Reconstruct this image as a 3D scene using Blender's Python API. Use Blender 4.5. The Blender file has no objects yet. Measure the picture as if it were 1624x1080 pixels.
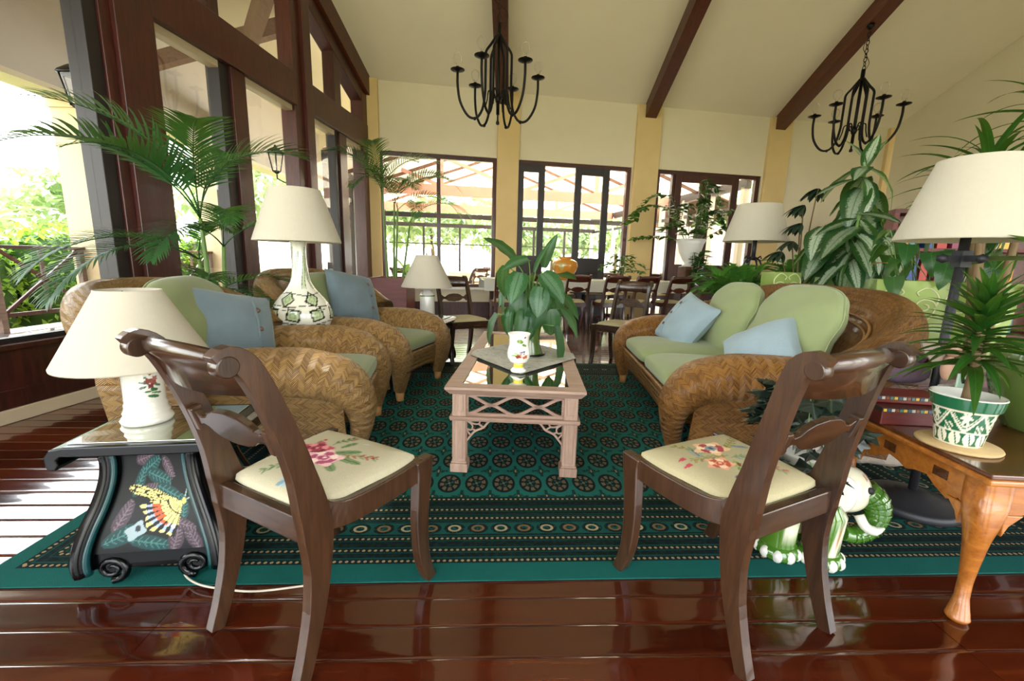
import bpy, math, random
from math import sin, cos, pi, radians, sqrt, atan2, floor
from mathutils import Vector, Matrix
V = Vector
RND = random.Random(11)
SC = bpy.context.scene
COL = SC.collection

# ------------------------------------------------------------------ camera, sky, sun, exposure
cam_data = bpy.data.cameras.new('camera')
cam_data.sensor_width = 36.0
cam_data.lens = 680.0 / 1624.0 * 36.0
cam_data.clip_start = 0.05
cam_data.clip_end = 300
cam = bpy.data.objects.new('camera', cam_data)
COL.objects.link(cam)
_p, _r = radians(10.5), radians(1.5)
_fw = V((0, cos(_p), -sin(_p))); _rt = V((1, 0, 0)); _up = _rt.cross(_fw)
_rt2 = cos(_r) * _rt + sin(_r) * _up
_up2 = -sin(_r) * _rt + cos(_r) * _up
cam.matrix_world = Matrix(((_rt2.x, _up2.x, -_fw.x, 0), (_rt2.y, _up2.y, -_fw.y, 0), (_rt2.z, _up2.z, -_fw.z, 1.05), (0, 0, 0, 1)))
SC.camera = cam

world = bpy.data.worlds.new('hazy_sky')
SC.world = world
world.use_nodes = True
_wn = world.node_tree.nodes; _wl = world.node_tree.links
_bg = _wn['Background']
_tc = _wn.new('ShaderNodeTexCoord'); _sx = _wn.new('ShaderNodeSeparateXYZ'); _cr = _wn.new('ShaderNodeValToRGB')
_wl.new(_tc.outputs['Generated'], _sx.inputs[0]); _wl.new(_sx.outputs['Z'], _cr.inputs[0])
_cr.color_ramp.elements[0].position = 0.0; _cr.color_ramp.elements[0].color = (1.0, 1.0, 0.98, 1)
_cr.color_ramp.elements[1].position = 0.7; _cr.color_ramp.elements[1].color = (0.80, 0.90, 1.0, 1)
_wl.new(_cr.outputs[0], _bg.inputs[0])
_bg.inputs[1].default_value = 1.0

sun_data = bpy.data.lights.new('sun', 'SUN'); sun_data.energy = 3.0; sun_data.angle = radians(2.0); sun_data.color = (1.0, 0.95, 0.84)
sun = bpy.data.objects.new('sun', sun_data); COL.objects.link(sun)
sun.rotation_euler = V((0.42, -0.40, -0.85)).to_track_quat('-Z', 'Y').to_euler()

SC.view_settings.view_transform = 'Standard'
SC.view_settings.look = 'None'
SC.view_settings.gamma = 1.0
SC.view_settings.use_curve_mapping = False
SC.view_settings.exposure = 3.15

# ------------------------------------------------------------------ mesh building
class MB:
    def __init__(s):
        s.v = []; s.f = []; s.uv = []; s.sm = []
    def add(s, vs, fs, uvs=None, smooth=False):
        o = len(s.v)
        s.v.extend([tuple(p) for p in vs])
        for i, f in enumerate(fs):
            s.f.append([o + k for k in f]); s.sm.append(smooth)
            s.uv.append(uvs[i] if uvs else [(0.0, 0.0)] * len(f))
        return s
    def box(s, x0, x1, y0, y1, z0, z1, M=None):
        P = [V((x, y, z)) for z in (z0, z1) for y in (y0, y1) for x in (x0, x1)]
        if M is not None: P = [M @ p for p in P]
        F = [(0, 2, 3, 1), (4, 5, 7, 6), (0, 1, 5, 4), (2, 6, 7, 3), (0, 4, 6, 2), (1, 3, 7, 5)]
        U = [[(P[i].x + P[i].y * .3, P[i].z + P[i].y * .3) for i in f] for f in F]
        return s.add(P, F, U)
    def grid(s, nu, nv, fn, cu=False, cv=False, smooth=True, su=1.0, sv=1.0, flip=False):
        NU = nu if cu else nu + 1; NV = nv if cv else nv + 1
        vs = [fn(i / nu, j / nv) for j in range(NV) for i in range(NU)]
        fs = []; us = []
        for j in range(nv):
            for i in range(nu):
                a = j * NU + i; b = j * NU + (i + 1) % NU
                c = ((j + 1) % NV) * NU + (i + 1) % NU; d = ((j + 1) % NV) * NU + i
                q = [(i / nu * su, j / nv * sv), ((i + 1) / nu * su, j / nv * sv), ((i + 1) / nu * su, (j + 1) / nv * sv), (i / nu * su, (j + 1) / nv * sv)]
                if flip: fs.append((a, d, c, b)); us.append([q[0], q[3], q[2], q[1]])
                else: fs.append((a, b, c, d)); us.append(q)
        return s.add(vs, fs, us, smooth)
    def tube(s, path, r, n=8, caps=True, smooth=True, su=None):
        path = [V(p) for p in path]; m = len(path)
        rr = r if isinstance(r, (list, tuple)) else [r] * m
        T = []
        for i in range(m):
            a = path[max(0, i - 1)]; b = path[min(m - 1, i + 1)]
            t = (b - a); T.append(t.normalized() if t.length > 1e-9 else V((0, 0, 1)))
        up = V((0, 0, 1)) if abs(T[0].z) < .9 else V((1, 0, 0))
        N = [(up - T[0] * up.dot(T[0])).normalized()]
        for i in range(1, m):
            q = N[-1] - T[i] * N[-1].dot(T[i])
            N.append(q.normalized() if q.length > 1e-9 else N[-1])
        L = [0.0]
        for i in range(1, m): L.append(L[-1] + (path[i] - path[i - 1]).length)
        def fn(u, v):
            j = int(round(v * (m - 1))); a = 2 * pi * u
            B = T[j].cross(N[j])
            return path[j] + (N[j] * cos(a) + B * sin(a)) * rr[j]
        s.grid(n, m - 1, fn, cu=True, smooth=smooth, su=su or 2 * pi * max(rr), sv=L[-1])
        if caps:
            o = len(s.v) - n * m
            s.f.append([o + n - 1 - k for k in range(n)]); s.uv.append([(0, 0)] * n); s.sm.append(False)
            s.f.append([o + n * (m - 1) + k for k in range(n)]); s.uv.append([(0, 0)] * n); s.sm.append(False)
        return s
    def lathe(s, prof, n=24, c=(0, 0, 0), smooth=True, sx=1.0, sy=1.0):
        m = len(prof); c = V(c)
        def fn(u, v):
            r, z = prof[int(round(v * (m - 1)))]; a = 2 * pi * u
            return c + V((r * cos(a) * sx, r * sin(a) * sy, z))
        s.grid(n, m - 1, fn, cu=True, smooth=smooth)
        return s
    def rsweep(s, pts, side, w, t, smooth=False, caps=True):
        """rectangular section swept along pts: w across (normal direction), t along side"""
        pts = [V(p) for p in pts]; m = len(pts); side = V(side).normalized()
        w = w if isinstance(w, (list, tuple)) else [w] * m
        t = t if isinstance(t, (list, tuple)) else [t] * m
        vs = []
        for i in range(m):
            d = (pts[min(m - 1, i + 1)] - pts[max(0, i - 1)]).normalized()
            nn = side.cross(d).normalized()
            for a, b in ((-1, -1), (1, -1), (1, 1), (-1, 1)):
                vs.append(pts[i] + side * (a * t[i] / 2) + nn * (b * w[i] / 2))
        fs = []; us = []; L = 0
        for i in range(m - 1):
            l2 = L + (pts[i + 1] - pts[i]).length
            for k in range(4):
                a = i * 4 + k; b = i * 4 + (k + 1) % 4
                fs.append((a, b, b + 4, a + 4)); us.append([(k * .1, L), (k * .1 + .1, L), (k * .1 + .1, l2), (k * .1, l2)])
            L = l2
        if caps:
            fs.append((3, 2, 1, 0)); us.append([(0, 0)] * 4)
            e = (m - 1) * 4; fs.append((e, e + 1, e + 2, e + 3)); us.append([(0, 0)] * 4)
        return s.add(vs, fs, us, smooth)
    def poly(s, pts, ax, thick, off=0.0):
        """outline pts (a,b) extruded; ax='x': a=y,b=z along x; 'y': a=x,b=z along y; 'z': a=x,b=y along z"""
        def P(a, b, c):
            return {'x': (c, a, b), 'y': (a, c, b), 'z': (a, b, c)}[ax]
        n = len(pts)
        vs = [P(a, b, off - thick / 2) for a, b in pts] + [P(a, b, off + thick / 2) for a, b in pts]
        fs = [tuple(range(n))[::-1], tuple(range(n, 2 * n))] + [(i, (i + 1) % n, n + (i + 1) % n, n + i) for i in range(n)]
        return s.add(vs, fs)
    def xf(s, M, start=0):
        for i in range(start, len(s.v)):
            s.v[i] = tuple(M @ V(s.v[i]))
        return s
    def build(s, name, mat, parent=None, loc=(0, 0, 0), rot=(0, 0, 0), bevel=0, subsurf=0, solid=0, fix=True):
        me = bpy.data.meshes.new(name)
        me.from_pydata(s.v, [], s.f)
        me.polygons.foreach_set('use_smooth', s.sm)
        ul = me.uv_layers.new(name='UVMap')
        flat = []
        for q in s.uv:
            for a, b in q: flat.append(a); flat.append(b)
        ul.data.foreach_set('uv', flat)
        if mat: me.materials.append(mat)
        me.update()
        o = bpy.data.objects.new(name, me)
        COL.objects.link(o)
        o.location = loc; o.rotation_euler = rot
        if parent: o.parent = parent
        if bevel:
            b = o.modifiers.new('b', 'BEVEL'); b.width = bevel; b.segments = 2; b.limit_method = 'ANGLE'; b.angle_limit = radians(35)
        if solid:
            b = o.modifiers.new('s', 'SOLIDIFY'); b.thickness = solid; b.offset = 0
        if subsurf:
            b = o.modifiers.new('u', 'SUBSURF'); b.levels = subsurf; b.render_levels = subsurf
        return o

def tag(o, label=None, cat=None, group=None, kind=None):
    if label: o['label'] = label
    if cat: o['category'] = cat
    if group: o['group'] = group
    if kind: o['kind'] = kind
    return o
def thing(name, label, cat, loc=(0, 0, 0), rz=0.0, group=None):
    o = bpy.data.objects.new(name, None); COL.objects.link(o)
    o.empty_display_size = .1
    o.location = loc; o.rotation_euler = (0, 0, rz)
    return tag(o, label, cat, group)
def kids(o): return [c for c in o.children]
def dup(o, loc=None, rz=None, label=None, group=None, parent=None):
    c = o.copy(); COL.objects.link(c)
    if parent: c.parent = parent
    if loc is not None: c.location = loc
    if rz is not None: c.rotation_euler = (0, 0, rz)
    if label: c['label'] = label
    if group: c['group'] = group
    for ch in list(o.children): dup(ch, parent=c)
    return c
def inst(o, parent, loc, rot=(0, 0, 0), sc=(1, 1, 1)):
    c = o.copy(); COL.objects.link(c); c.parent = parent
    c.location = loc; c.rotation_euler = rot; c.scale = sc
    return c
def lerp(a, b, t): return a + (b - a) * t
def smooth_path(pts, n=6, closed=False):
    """Catmull-Rom through pts"""
    P = [V(p) if len(p) == 3 else V((p[0], p[1], 0)) for p in pts]; out = []
    m = len(P)
    for i in range(m if closed else m - 1):
        p0 = P[(i - 1) % m] if closed or i > 0 else P[0] * 2 - P[1]
        p1 = P[i]; p2 = P[(i + 1) % m]
        p3 = P[(i + 2) % m] if closed or i + 2 < m else P[-1] * 2 - P[-2]
        for k in range(n):
            t = k / n
            out.append(.5 * ((2 * p1) + (-p0 + p2) * t + (2 * p0 - 5 * p1 + 4 * p2 - p3) * t * t + (-p0 + 3 * p1 - 3 * p2 + p3) * t ** 3))
    if not closed: out.append(P[-1].copy())
    return out
def interp(vals, t):
    x = t * (len(vals) - 1); i = min(int(x), len(vals) - 2); return lerp(vals[i], vals[i + 1], x - i)

# ------------------------------------------------------------------ materials
def hx(h):
    h = h.lstrip('#'); r = [int(h[i:i + 2], 16) / 255 for i in (0, 2, 4)]
    return tuple((x / 12.92 if x <= .04045 else ((x + .055) / 1.055) ** 2.4) for x in r) + (1.0,)
class S:
    def __init__(s, g, k): s.g = g; s.k = k
    def __add__(s, o): return s.g.m('ADD', s, o)
    def __radd__(s, o): return s.g.m('ADD', o, s)
    def __sub__(s, o): return s.g.m('SUBTRACT', s, o)
    def __rsub__(s, o): return s.g.m('SUBTRACT', o, s)
    def __mul__(s, o): return s.g.m('MULTIPLY', s, o)
    def __rmul__(s, o): return s.g.m('MULTIPLY', o, s)
    def __truediv__(s, o): return s.g.m('DIVIDE', s, o)
    def __lt__(s, o): return s.g.m('LESS_THAN', s, o)
    def __gt__(s, o): return s.g.m('GREATER_THAN', s, o)
    def abs(s): return s.g.m('ABSOLUTE', s)
    def fract(s): return s.g.m('FRACT', s)
    def floor(s): return s.g.m('FLOOR', s)
    def sin(s): return s.g.m('SINE', s)
    def sqrt(s): return s.g.m('SQRT', s)
    def min(s, o): return s.g.m('MINIMUM', s, o)
    def max(s, o): return s.g.m('MAXIMUM', s, o)
class G:
    def __init__(s, name):
        s.mat = bpy.data.materials.new(name); s.mat.use_nodes = True
        s.nt = s.mat.node_tree; s.N = s.nt.nodes; s.L = s.nt.links
        s.b = s.N['Principled BSDF']; s.out = s.N['Material Output']
    def put(s, sock, val):
        if isinstance(val, S): s.L.new(val.k, sock)
        else: sock.default_value = val
    def m(s, op, a, b=None):
        n = s.N.new('ShaderNodeMath'); n.operation = op
        s.put(n.inputs[0], a)
        if b is not None: s.put(n.inputs[1], b)
        return S(s, n.outputs[0])
    def coord(s, which='Object'):
        t = s.N.new('ShaderNodeTexCoord'); x = s.N.new('ShaderNodeSeparateXYZ'); s.L.new(t.outputs[which], x.inputs[0])
        return [S(s, x.outputs[i]) for i in range(3)]
    def vec(s, x, y, z=0.0):
        n = s.N.new('ShaderNodeCombineXYZ')
        for i, q in enumerate((x, y, z)): s.put(n.inputs[i], q)
        return S(s, n.outputs[0])
    def noise(s, vec, scale=5, detail=3, rough=.5, dist=0.0):
        n = s.N.new('ShaderNodeTexNoise'); s.put(n.inputs['Vector'], vec); n.inputs['Scale'].default_value = scale
        n.inputs['Detail'].default_value = detail; n.inputs['Roughness'].default_value = rough; n.inputs['Distortion'].default_value = dist
        return S(s, n.outputs[0])
    def white(s, vec):
        n = s.N.new('ShaderNodeTexWhiteNoise'); n.noise_dimensions = '3D'; s.put(n.inputs['Vector'], vec); return S(s, n.outputs[0])
    def voro(s, vec, scale, feat='F1'):
        n = s.N.new('ShaderNodeTexVoronoi'); n.feature = feat; s.put(n.inputs['Vector'], vec); n.inputs['Scale'].default_value = scale; return S(s, n.outputs[0])
    def mix(s, f, a, b):
        n = s.N.new('ShaderNodeMix'); n.data_type = 'RGBA'; n.clamp_factor = True
        s.put(n.inputs[0], f); s.put(n.inputs[6], a); s.put(n.inputs[7], b); return S(s, n.outputs[2])
    def ramp(s, f, stops):
        n = s.N.new('ShaderNodeValToRGB'); s.put(n.inputs[0], f); e = n.color_ramp.elements
        while len(e) < len(stops): e.new(.5)
        for q, (p, c) in zip(e, stops): q.position = p; q.color = c
        return S(s, n.outputs[0])
    def rand(s):
        n = s.N.new('ShaderNodeObjectInfo'); return S(s, n.outputs['Random'])
    def attr(s, name):
        n = s.N.new('ShaderNodeAttribute'); n.attribute_name = name; return S(s, n.outputs[0])
    def bump(s, h, strength=.3, dist=.01):
        n = s.N.new('ShaderNodeBump'); n.inputs['Strength'].default_value = strength; n.inputs['Distance'].default_value = dist
        s.put(n.inputs['Height'], h); s.L.new(n.outputs[0], s.b.inputs['Normal'])
    def set(s, **k):
        names = dict(color='Base Color', rough='Roughness', metal='Metallic', spec='Specular IOR Level', coat='Coat Weight', coatr='Coat Roughness', trans='Transmission Weight', sheen='Sheen Weight', sss='Subsurface Weight', ior='IOR', emit='Emission Color', emits='Emission Strength', alpha='Alpha')
        for a, b in k.items(): s.put(s.b.inputs[names[a]], b)
        return s.mat
def plain(name, col, rough=.5, var=.12, scale=8, bump=0.0, bscale=60, bdist=.004, **k):
    g = G(name); o = g.vec(*g.coord())
    c = hx(col) if isinstance(col, str) else col
    n = g.noise(o, scale, 4)
    dk = tuple(x * (1 - var) for x in c[:3]) + (1,); lt = tuple(min(1, x * (1 + var)) for x in c[:3]) + (1,)
    g.set(color=g.mix(n, dk, lt), rough=rough, **k)
    if bump: g.bump(g.noise(o, bscale, 3), bump, bdist)
    return g.mat
def wood(name, dark, light, rough=.35, axis=0, scale=1.0, coat=0.0, knots=False, rnd=.25, **k):
    g = G(name); x, y, z = g.coord(); q = [x, y, z]
    st = [12.0 * scale] * 3; st[axis] = 1.2 * scale
    v = g.vec(q[0] * st[0], q[1] * st[1], q[2] * st[2])
    n = g.noise(v, 3.0, 6, .6, .6); f = g.noise(v, 14.0, 3, .6)
    t = n * .75 + f * .25 + (g.rand() - .5) * rnd
    c = g.ramp(t, [(.25, hx(dark)), (.75, hx(light))])
    if knots:
        w = g.voro(g.vec(x, y, z), 7.0)
        c = g.mix(g.m('SUBTRACT', 1.0, (w * 9.0).min(1.0)), c, hx('#3a1a08'))
    g.set(color=c, rough=rough, coat=coat, coatr=.08, **k)
    g.bump(f, .08, .003)
    return g.mat
def leafmat(name, dark, mid, vein=None, center=None, edge=None, rough=.35, transl=True):
    """uv: x across (0..1, midrib .5), y along"""
    g = G(name); u, v, _ = g.coord('UV'); rnd = g.rand()
    ox, oy, oz = g.coord()
    n = g.noise(g.vec(u * 3.0, v * 6.0, rnd * 9.0), 3.0, 3)
    c = g.mix(n, hx(dark), hx(mid))
    a = (u - .5).abs() * 2.0
    if center:
        cn = g.noise(g.vec(u * 6.0, v * 14.0, rnd * 20.0), 2.5, 4)
        lim = (cn - .5) * .9 + .52
        c = g.mix((lim - a) * 7.0, c, hx(center))
    if vein:
        ang = ((v * 11.0 - a * 2.6).fract() - .5).abs() < .06
        c = g.mix(ang * .35, c, hx(vein))
        c = g.mix((a < .045) * .7, c, hx(vein))
    c = g.mix((rnd - .35) * .9, c, hx(dark))
    g.set(color=c, rough=rough, spec=.5)
    g.bump(((v * 11.0 - a * 2.6).fract() - .5).abs(), .15, .004)
    if transl:
        tr = g.N.new('ShaderNodeBsdfTranslucent'); g.put(tr.inputs[0], g.mix(.55, c, hx('#9fd04a')))
        mx = g.N.new('ShaderNodeMixShader'); mx.inputs[0].default_value = .28
        g.L.new(g.b.outputs[0], mx.inputs[1]); g.L.new(tr.outputs[0], mx.inputs[2]); g.L.new(mx.outputs[0], g.out.inputs[0])
    return g.mat
def glassmat(name, tint=(1, 1, 1, 1), refl=1.0):
    g = G(name); g.N.remove(g.b)
    t = g.N.new('ShaderNodeBsdfTransparent'); t.inputs[0].default_value = tint
    gl = g.N.new('ShaderNodeBsdfGlossy'); gl.inputs['Roughness'].default_value = .02
    fr = g.N.new('ShaderNodeFresnel'); fr.inputs[0].default_value = 1.35
    mx = g.N.new('ShaderNodeMixShader'); k = g.m('MULTIPLY', S(g, fr.outputs[0]), refl)
    g.L.new(k.k, mx.inputs[0]); g.L.new(t.outputs[0], mx.inputs[1]); g.L.new(gl.outputs[0], mx.inputs[2]); g.L.new(mx.outputs[0], g.out.inputs[0])
    return g.mat
# ------------------------------------------------------------------ material library
M = {}
M['cream'] = plain('cream_plaster', '#d2c8ac', .85, .05, 3, .15, 90)
M['ceil'] = plain('ceiling_plaster', '#e4dac4', .9, .04, 2, .1, 80)
M['ochre'] = plain('ochre_plaster', '#cfb47e', .85, .08, 4, .2, 80)
M['colbuff'] = plain('buff_rendered_column', '#cdb892', .9, .06, 3, .2, 60)
M['stucco'] = plain('grey_stucco', '#b9b2a7', .9, .06, 3, .2, 60)
M['skirt'] = plain('beige_skirting', '#b9a88c', .5, .1, 6)
M['darkwood'] = wood('dark_red_timber', '#1f0b07', '#56251a', .38, 2, 1.0, .15)
M['beamwood'] = wood('brown_beam_timber', '#2a0f07', '#6b3219', .42, 1, .8, .1)
M['raftwood'] = wood('weathered_rafter', '#4a3026', '#8a6654', .7, 1, 1)
M['greymetal'] = plain('grey_painted_frame', '#201a1b', .45, .15, 6)
M['mahog'] = wood('mahogany', '#150b07', '#4a301e', .28, 2, 1.6, .35)
M['mahogx'] = wood('mahogany_across', '#180b07', '#4a301e', .26, 0, 1.6, .35)
M['dinwood'] = wood('dining_chair_mahogany', '#1e0b06', '#55291a', .3, 2, 1.6, .25)
M['limed'] = wood('limed_oak', '#7d6253', '#ae9180', .55, 0, 1.6, 0)
M['limedz'] = wood('limed_oak_upright', '#7d6253', '#b09381', .55, 2, 1.6, 0)
M['pine'] = wood('honey_pine', '#74380f', '#c07a30', .3, 0, .9, .35, knots=True)
M['pinetop'] = wood('dark_polished_pine', '#2b1208', '#6b3b1c', .22, 0, .9, .5)
M['redbox'] = wood('red_lacquered_wood', '#3a0a06', '#72190f', .5, 0, 1, .0)
M['planter'] = wood('red_brown_planter', '#4a1410', '#7d2c22', .35, 0, .8, .2)
M['deck'] = wood('grey_brown_deck', '#4a3a34', '#8b756a', .5, 1, 1)
M['iron'] = plain('black_wrought_iron', '#16120f', .45, .3, 20, .2, 60, metal=.6)
M['darkiron'] = plain('charcoal_cast_iron', '#2a2a2e', .5, .2, 12, .15, 40, metal=.3)
M['glass'] = glassmat('window_glass', (.98, .99, .985, 1), .14)
M['bulb'] = glassmat('clear_bulb_glass', (.985, .985, .98, 1), .35)
M['mirror'] = plain('mirrored_glass_top', '#c9ccc2', .02, .02, 2, metal=1.0)
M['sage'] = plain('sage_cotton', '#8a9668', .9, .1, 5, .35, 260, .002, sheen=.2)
M['sagedk'] = plain('sage_cotton_shaded', '#757f52', .9, .1, 5, .35, 260, .002, sheen=.2)  # same cotton as the sofa's, with shade put into a darker colour
M['bluel'] = plain('pale_blue_linen', '#8ea2ab', .92, .14, 9, .5, 220, .003, sheen=.2)
M['bluem'] = plain('slate_blue_linen', '#62727a', .92, .18, 9, .5, 220, .003, sheen=.2)
M['button'] = plain('brown_button', '#5c4a3e', .4, .2, 30)
M['shade'] = plain('ivory_lampshade', '#e9e3d4', .9, .04, 20, .12, 200, .002)
def shade_mat(name, col):
    g = G(name); o = g.vec(*g.coord()); c = g.mix(g.noise(o, 60, 3), hx(col), tuple(min(1, x * 1.08) for x in hx(col)[:3]) + (1,))
    g.set(color=c, rough=.9); g.bump(g.noise(o, 260, 2), .12, .002)
    tr = g.N.new('ShaderNodeBsdfTranslucent'); g.put(tr.inputs[0], c)
    mx = g.N.new('ShaderNodeMixShader'); mx.inputs[0].default_value = .3
    g.L.new(g.b.outputs[0], mx.inputs[1]); g.L.new(tr.outputs[0], mx.inputs[2]); g.L.new(mx.outputs[0], g.out.inputs[0])
    return g.mat
M['shade'] = shade_mat('ivory_lampshade_cloth', '#cdc6b4')
def translucent(name, col, f):
    m = shade_mat(name, col); m.node_tree.nodes['Mix Shader'].inputs[0].default_value = f; return m
M['pavroof'] = translucent('white_translucent_sheet', '#ece4d6', .8)
M['porc'] = plain('white_porcelain', '#cfccc2', .12, .03, 4, coat=.5)
M['white'] = plain('white_paint', '#e6e4de', .4, .03, 4)
M['cloth'] = plain('white_tablecloth', '#c4c4ba', .9, .04, 6, .2, 120)

M['pinkbeam'] = plain('pinkish_painted_beam', '#c79283', .6, .1, 4)
M['patio'] = plain('pale_patio_paving', '#cfc2ac', .7, .12, 3)
M['grass'] = plain('lawn', '#8c8a66', .95, .3, 4)
M['soil'] = plain('dark_potting_soil', '#2a1d14', .95, .3, 30, .6, 80)
M['blackcer'] = plain('glossy_black_ceramic', '#020304', .2, .3, 4, coat=.0, spec=.35)
M['tealcer'] = plain('glossy_teal_ceramic_band', '#0a3a3c', .14, .2, 6, coat=.3)
M['greencer'] = plain('glossy_green_ceramic', '#3f6a1f', .12, .25, 6, coat=.8)
M['olivecer'] = plain('olive_glazed_ceramic', '#4c5f2c', .15, .18, 8, .1, 30, coat=.7)
M['amber'] = plain('amber_ceramic', '#c4822a', .15, .12, 8, coat=.6)
M['paleglaze'] = plain('pale_drip_glaze', '#a89a5a', .15, .1, 8, coat=.6)
M['cork'] = plain('cork_coaster', '#b89c6e', .9, .15, 60, .3, 120)
M['rattan'] = wood('rattan_pole', '#7a522a', '#b98a52', .45, 2, 3)
M['cord'] = plain('white_cord', '#b5ab9c', .6, .1, 20)
M['stemg'] = plain('green_stem', '#5f7f3a', .5, .25, 20)
M['stemb'] = plain('brown_stem', '#6b5535', .7, .25, 30, .3, 60)
M['stone'] = plain('grey_carved_stone', '#a8a29a', .85, .15, 20, .4, 60)
M['figskin'] = plain('painted_figurine_skin', '#b58f78', .6, .1, 20)
M['wing'] = plain('feathered_grey_wing', '#9a8c80', .8, .2, 30, .4, 60)
M['purple'] = plain('plum_wool', '#584452', .95, .2, 30, .6, 90)
M['sackcloth'] = plain('pale_woven_cloth', '#b3a596', .95, .15, 40, .8, 110, .006)
M['signgreen'] = plain('mint_green_slate', '#a9c4b2', .7, .08, 12)
M['ink'] = plain('black_ink', '#1a1a1a', .6, .05, 5)
M['paper'] = plain('paper_pages', '#d9d2c0', .8, .06, 30)

def wicker(name, dark, mid, light, band=.027, sw=.0085):
    g = G(name); u, v, _ = g.coord('UV')
    q = v / band; bi = q.floor(); par = (bi * .5).fract() * 4.0 - 1.0      # -1 / +1
    fq = q.fract()
    d = (u + par * (fq * band) * 1.1) / sw
    si = d.floor(); fs = d.fract()
    hgt = ((fs * pi).sin()).max(0.0)
    edge = ((fq * pi).sin()).max(0.0).sqrt()
    rn = g.white(g.vec(si, bi, 0.0))
    blot = g.noise(g.vec(u, v), 7.0, 4, .65)
    t = hgt * .40 * (edge * .35 + .65) + rn * .30 + blot * .34
    c = g.ramp(t, [(.16, hx(dark)), (.42, hx(mid)), (.74, hx(light))])
    g.set(color=c, rough=.42, spec=.45, coat=.12)
    g.bump(hgt * (edge * .3 + .7), 1.0, .008)
    return g.mat
M['wick'] = wicker('honey_wicker', '#2a190b', '#86602f', '#c79d62')
M['wickfar'] = M['wick']
M['wicks'] = wicker('amber_wicker', '#281207', '#7c4c1f', '#bd8541')

def rugmat(W, L):
    g = G('green_bokhara_pile'); x, y, z = g.coord()
    dx = x.min(W - x); dy = y.min(L - y)
    side = dx < dy
    de = dx.min(dy)
    al = side * y + (1.0 - side) * x
    blk = hx('#0c1a19'); grn = hx('#0f443e'); grd = hx('#0d3d38'); ivo = hx('#8f7a58'); iv2 = hx('#665a46')
    pile = g.noise(g.vec(x, y), 260.0, 2); big = g.noise(g.vec(x, y), 3.0, 3)
    fld = g.mix(big, hx('#134c46'), hx('#1f6a60'))
    # field medallions
    fx = ((x - W / 2) / .128).fract() - .5; fy = ((y - .62) / .235 + .5).fract() - .5
    ex = fx * (.128 / .050); ey = fy * (.235 / .078)
    r = (ex * ex + ey * ey).sqrt()
    pet = (ex.abs() - ey.abs()).abs()
    n1 = g.noise(g.vec(x, y), 95.0, 2)
    c = fld
    c = g.mix((r < 1.08), c, blk)
    th = g.m('ARCTAN2', ey, ex)
    petal = ((th * 8.0).sin() > -.45)
    ringf = (r > .50) * (r < .86) * petal * (n1 > .36)
    c = g.mix(ringf * .9, c, iv2)
    c = g.mix((r < .40) * ((th * 4.0).sin() > .2) * .8, c, hx('#24504a'))
    c = g.mix((r < .12), c, iv2)
    # minor motifs between
    mx = ((x - W / 2) / .128 + .5).fract() - .5; my = ((y - .62) / .235).fract() - .5
    a = mx.abs() * .128; b = my.abs() * .235
    star = (a * 1.2 + b < .040) * (n1 > .5)
    star2 = (a < .007) * (b < .055) + (b < .010) * (a < .045) * (n1 > .45)
    c = g.mix((star + star2).min(1.0) * .8, c, blk)
    c = g.mix((a < .0035) * (b < .013), c, ivo)
    # border
    bor = de < .50
    bb = g.mix((g.noise(g.vec(x, y), 55.0, 2) > .52) * .6, hx('#071514'), hx('#0b2724'))
    cells = ((al / .016).fract() - .5).abs()
    for d0 in (.105, .160, .225, .315, .365, .425, .475):
        ln = (de - d0).abs() < .0022
        bb = g.mix(ln * .55, bb, hx('#12443e'))
    for d0 in (.088, .145, .21, .34, .40, .48):
        near = (de - d0).abs()
        q = ((al / .021).fract() - .5) * .021
        dot = (q * q + (de - d0) * (de - d0)).sqrt() < .0058
        strip = near < .0095
        bb = g.mix(strip, bb, hx('#0b1d1c')); bb = g.mix(dot, bb, ivo)
        gl = ((near - .0135).abs() < .002)
        bb = g.mix(gl * .7, bb, hx('#10443f'))
    mid = (de - .2725).abs() < .036
    bb = g.mix(mid, bb, grn)
    kx = ((al / .091).fract() - .5) * .091; ky = (de - .2725)
    rr = ((kx * kx) / (.026 * .026) + (ky * ky) / (.021 * .021)).sqrt()
    alt = (((al / .091).floor()) * .5).fract() > .25
    bb = g.mix(mid * (rr < 1.55) * (n1 > .40), bb, blk)
    ivc = g.mix(alt, hx('#968a6c'), hx('#6e5537'))
    bb = g.mix(mid * (rr < 1.0), bb, ivc)
    bb = g.mix(mid * (rr < .62), bb, hx('#15463f'))
    bb = g.mix(mid * (rr < .52) * (n1 > .5), bb, blk)
    c = g.mix(bor, c, bb)
    c = g.mix(de < .075, c, g.mix(pile, hx('#0b403c'), hx('#125a52')))
    c = g.mix((pile - .5) * .6, c, blk)
    g.set(color=c, rough=.95, spec=.15, sheen=0.0)
    g.bump(pile, .35, .004)
    return g.mat

def floormat():
    g = G('polished_jarrah_plank'); x, y, z = g.coord(); r = g.rand()
    v = g.vec(x * 1.3, y * 16.0, r * 40.0)
    n = g.noise(v, 2.2, 6, .6, .5); f = g.noise(g.vec(x * 3.0, y * 60.0, r * 11.0), 6.0, 3)
    t = n * .6 + f * .2 + (r - .5) * .35 + .1
    c = g.ramp(t, [(.2, hx('#2a0c05')), (.55, hx('#4a1a0a')), (.85, hx('#6b2d14'))])
    g.set(color=c, rough=.11, spec=.6, coat=.6, coatr=.035)
    g.bump(g.noise(g.vec(x * 2.0, y * 6.0, r), 5.0, 2), .06, .006)
    return g.mat
M['floor'] = floormat()
def paint_mat(name, rough=.8, coat=0.0, bumps=0.0, bsc=300):
    g = G(name); g.set(color=g.attr('paint'), rough=rough, coat=coat)
    if bumps: g.bump(g.noise(g.vec(*g.coord()), bsc, 2), bumps, .002)
    return g.mat
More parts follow.
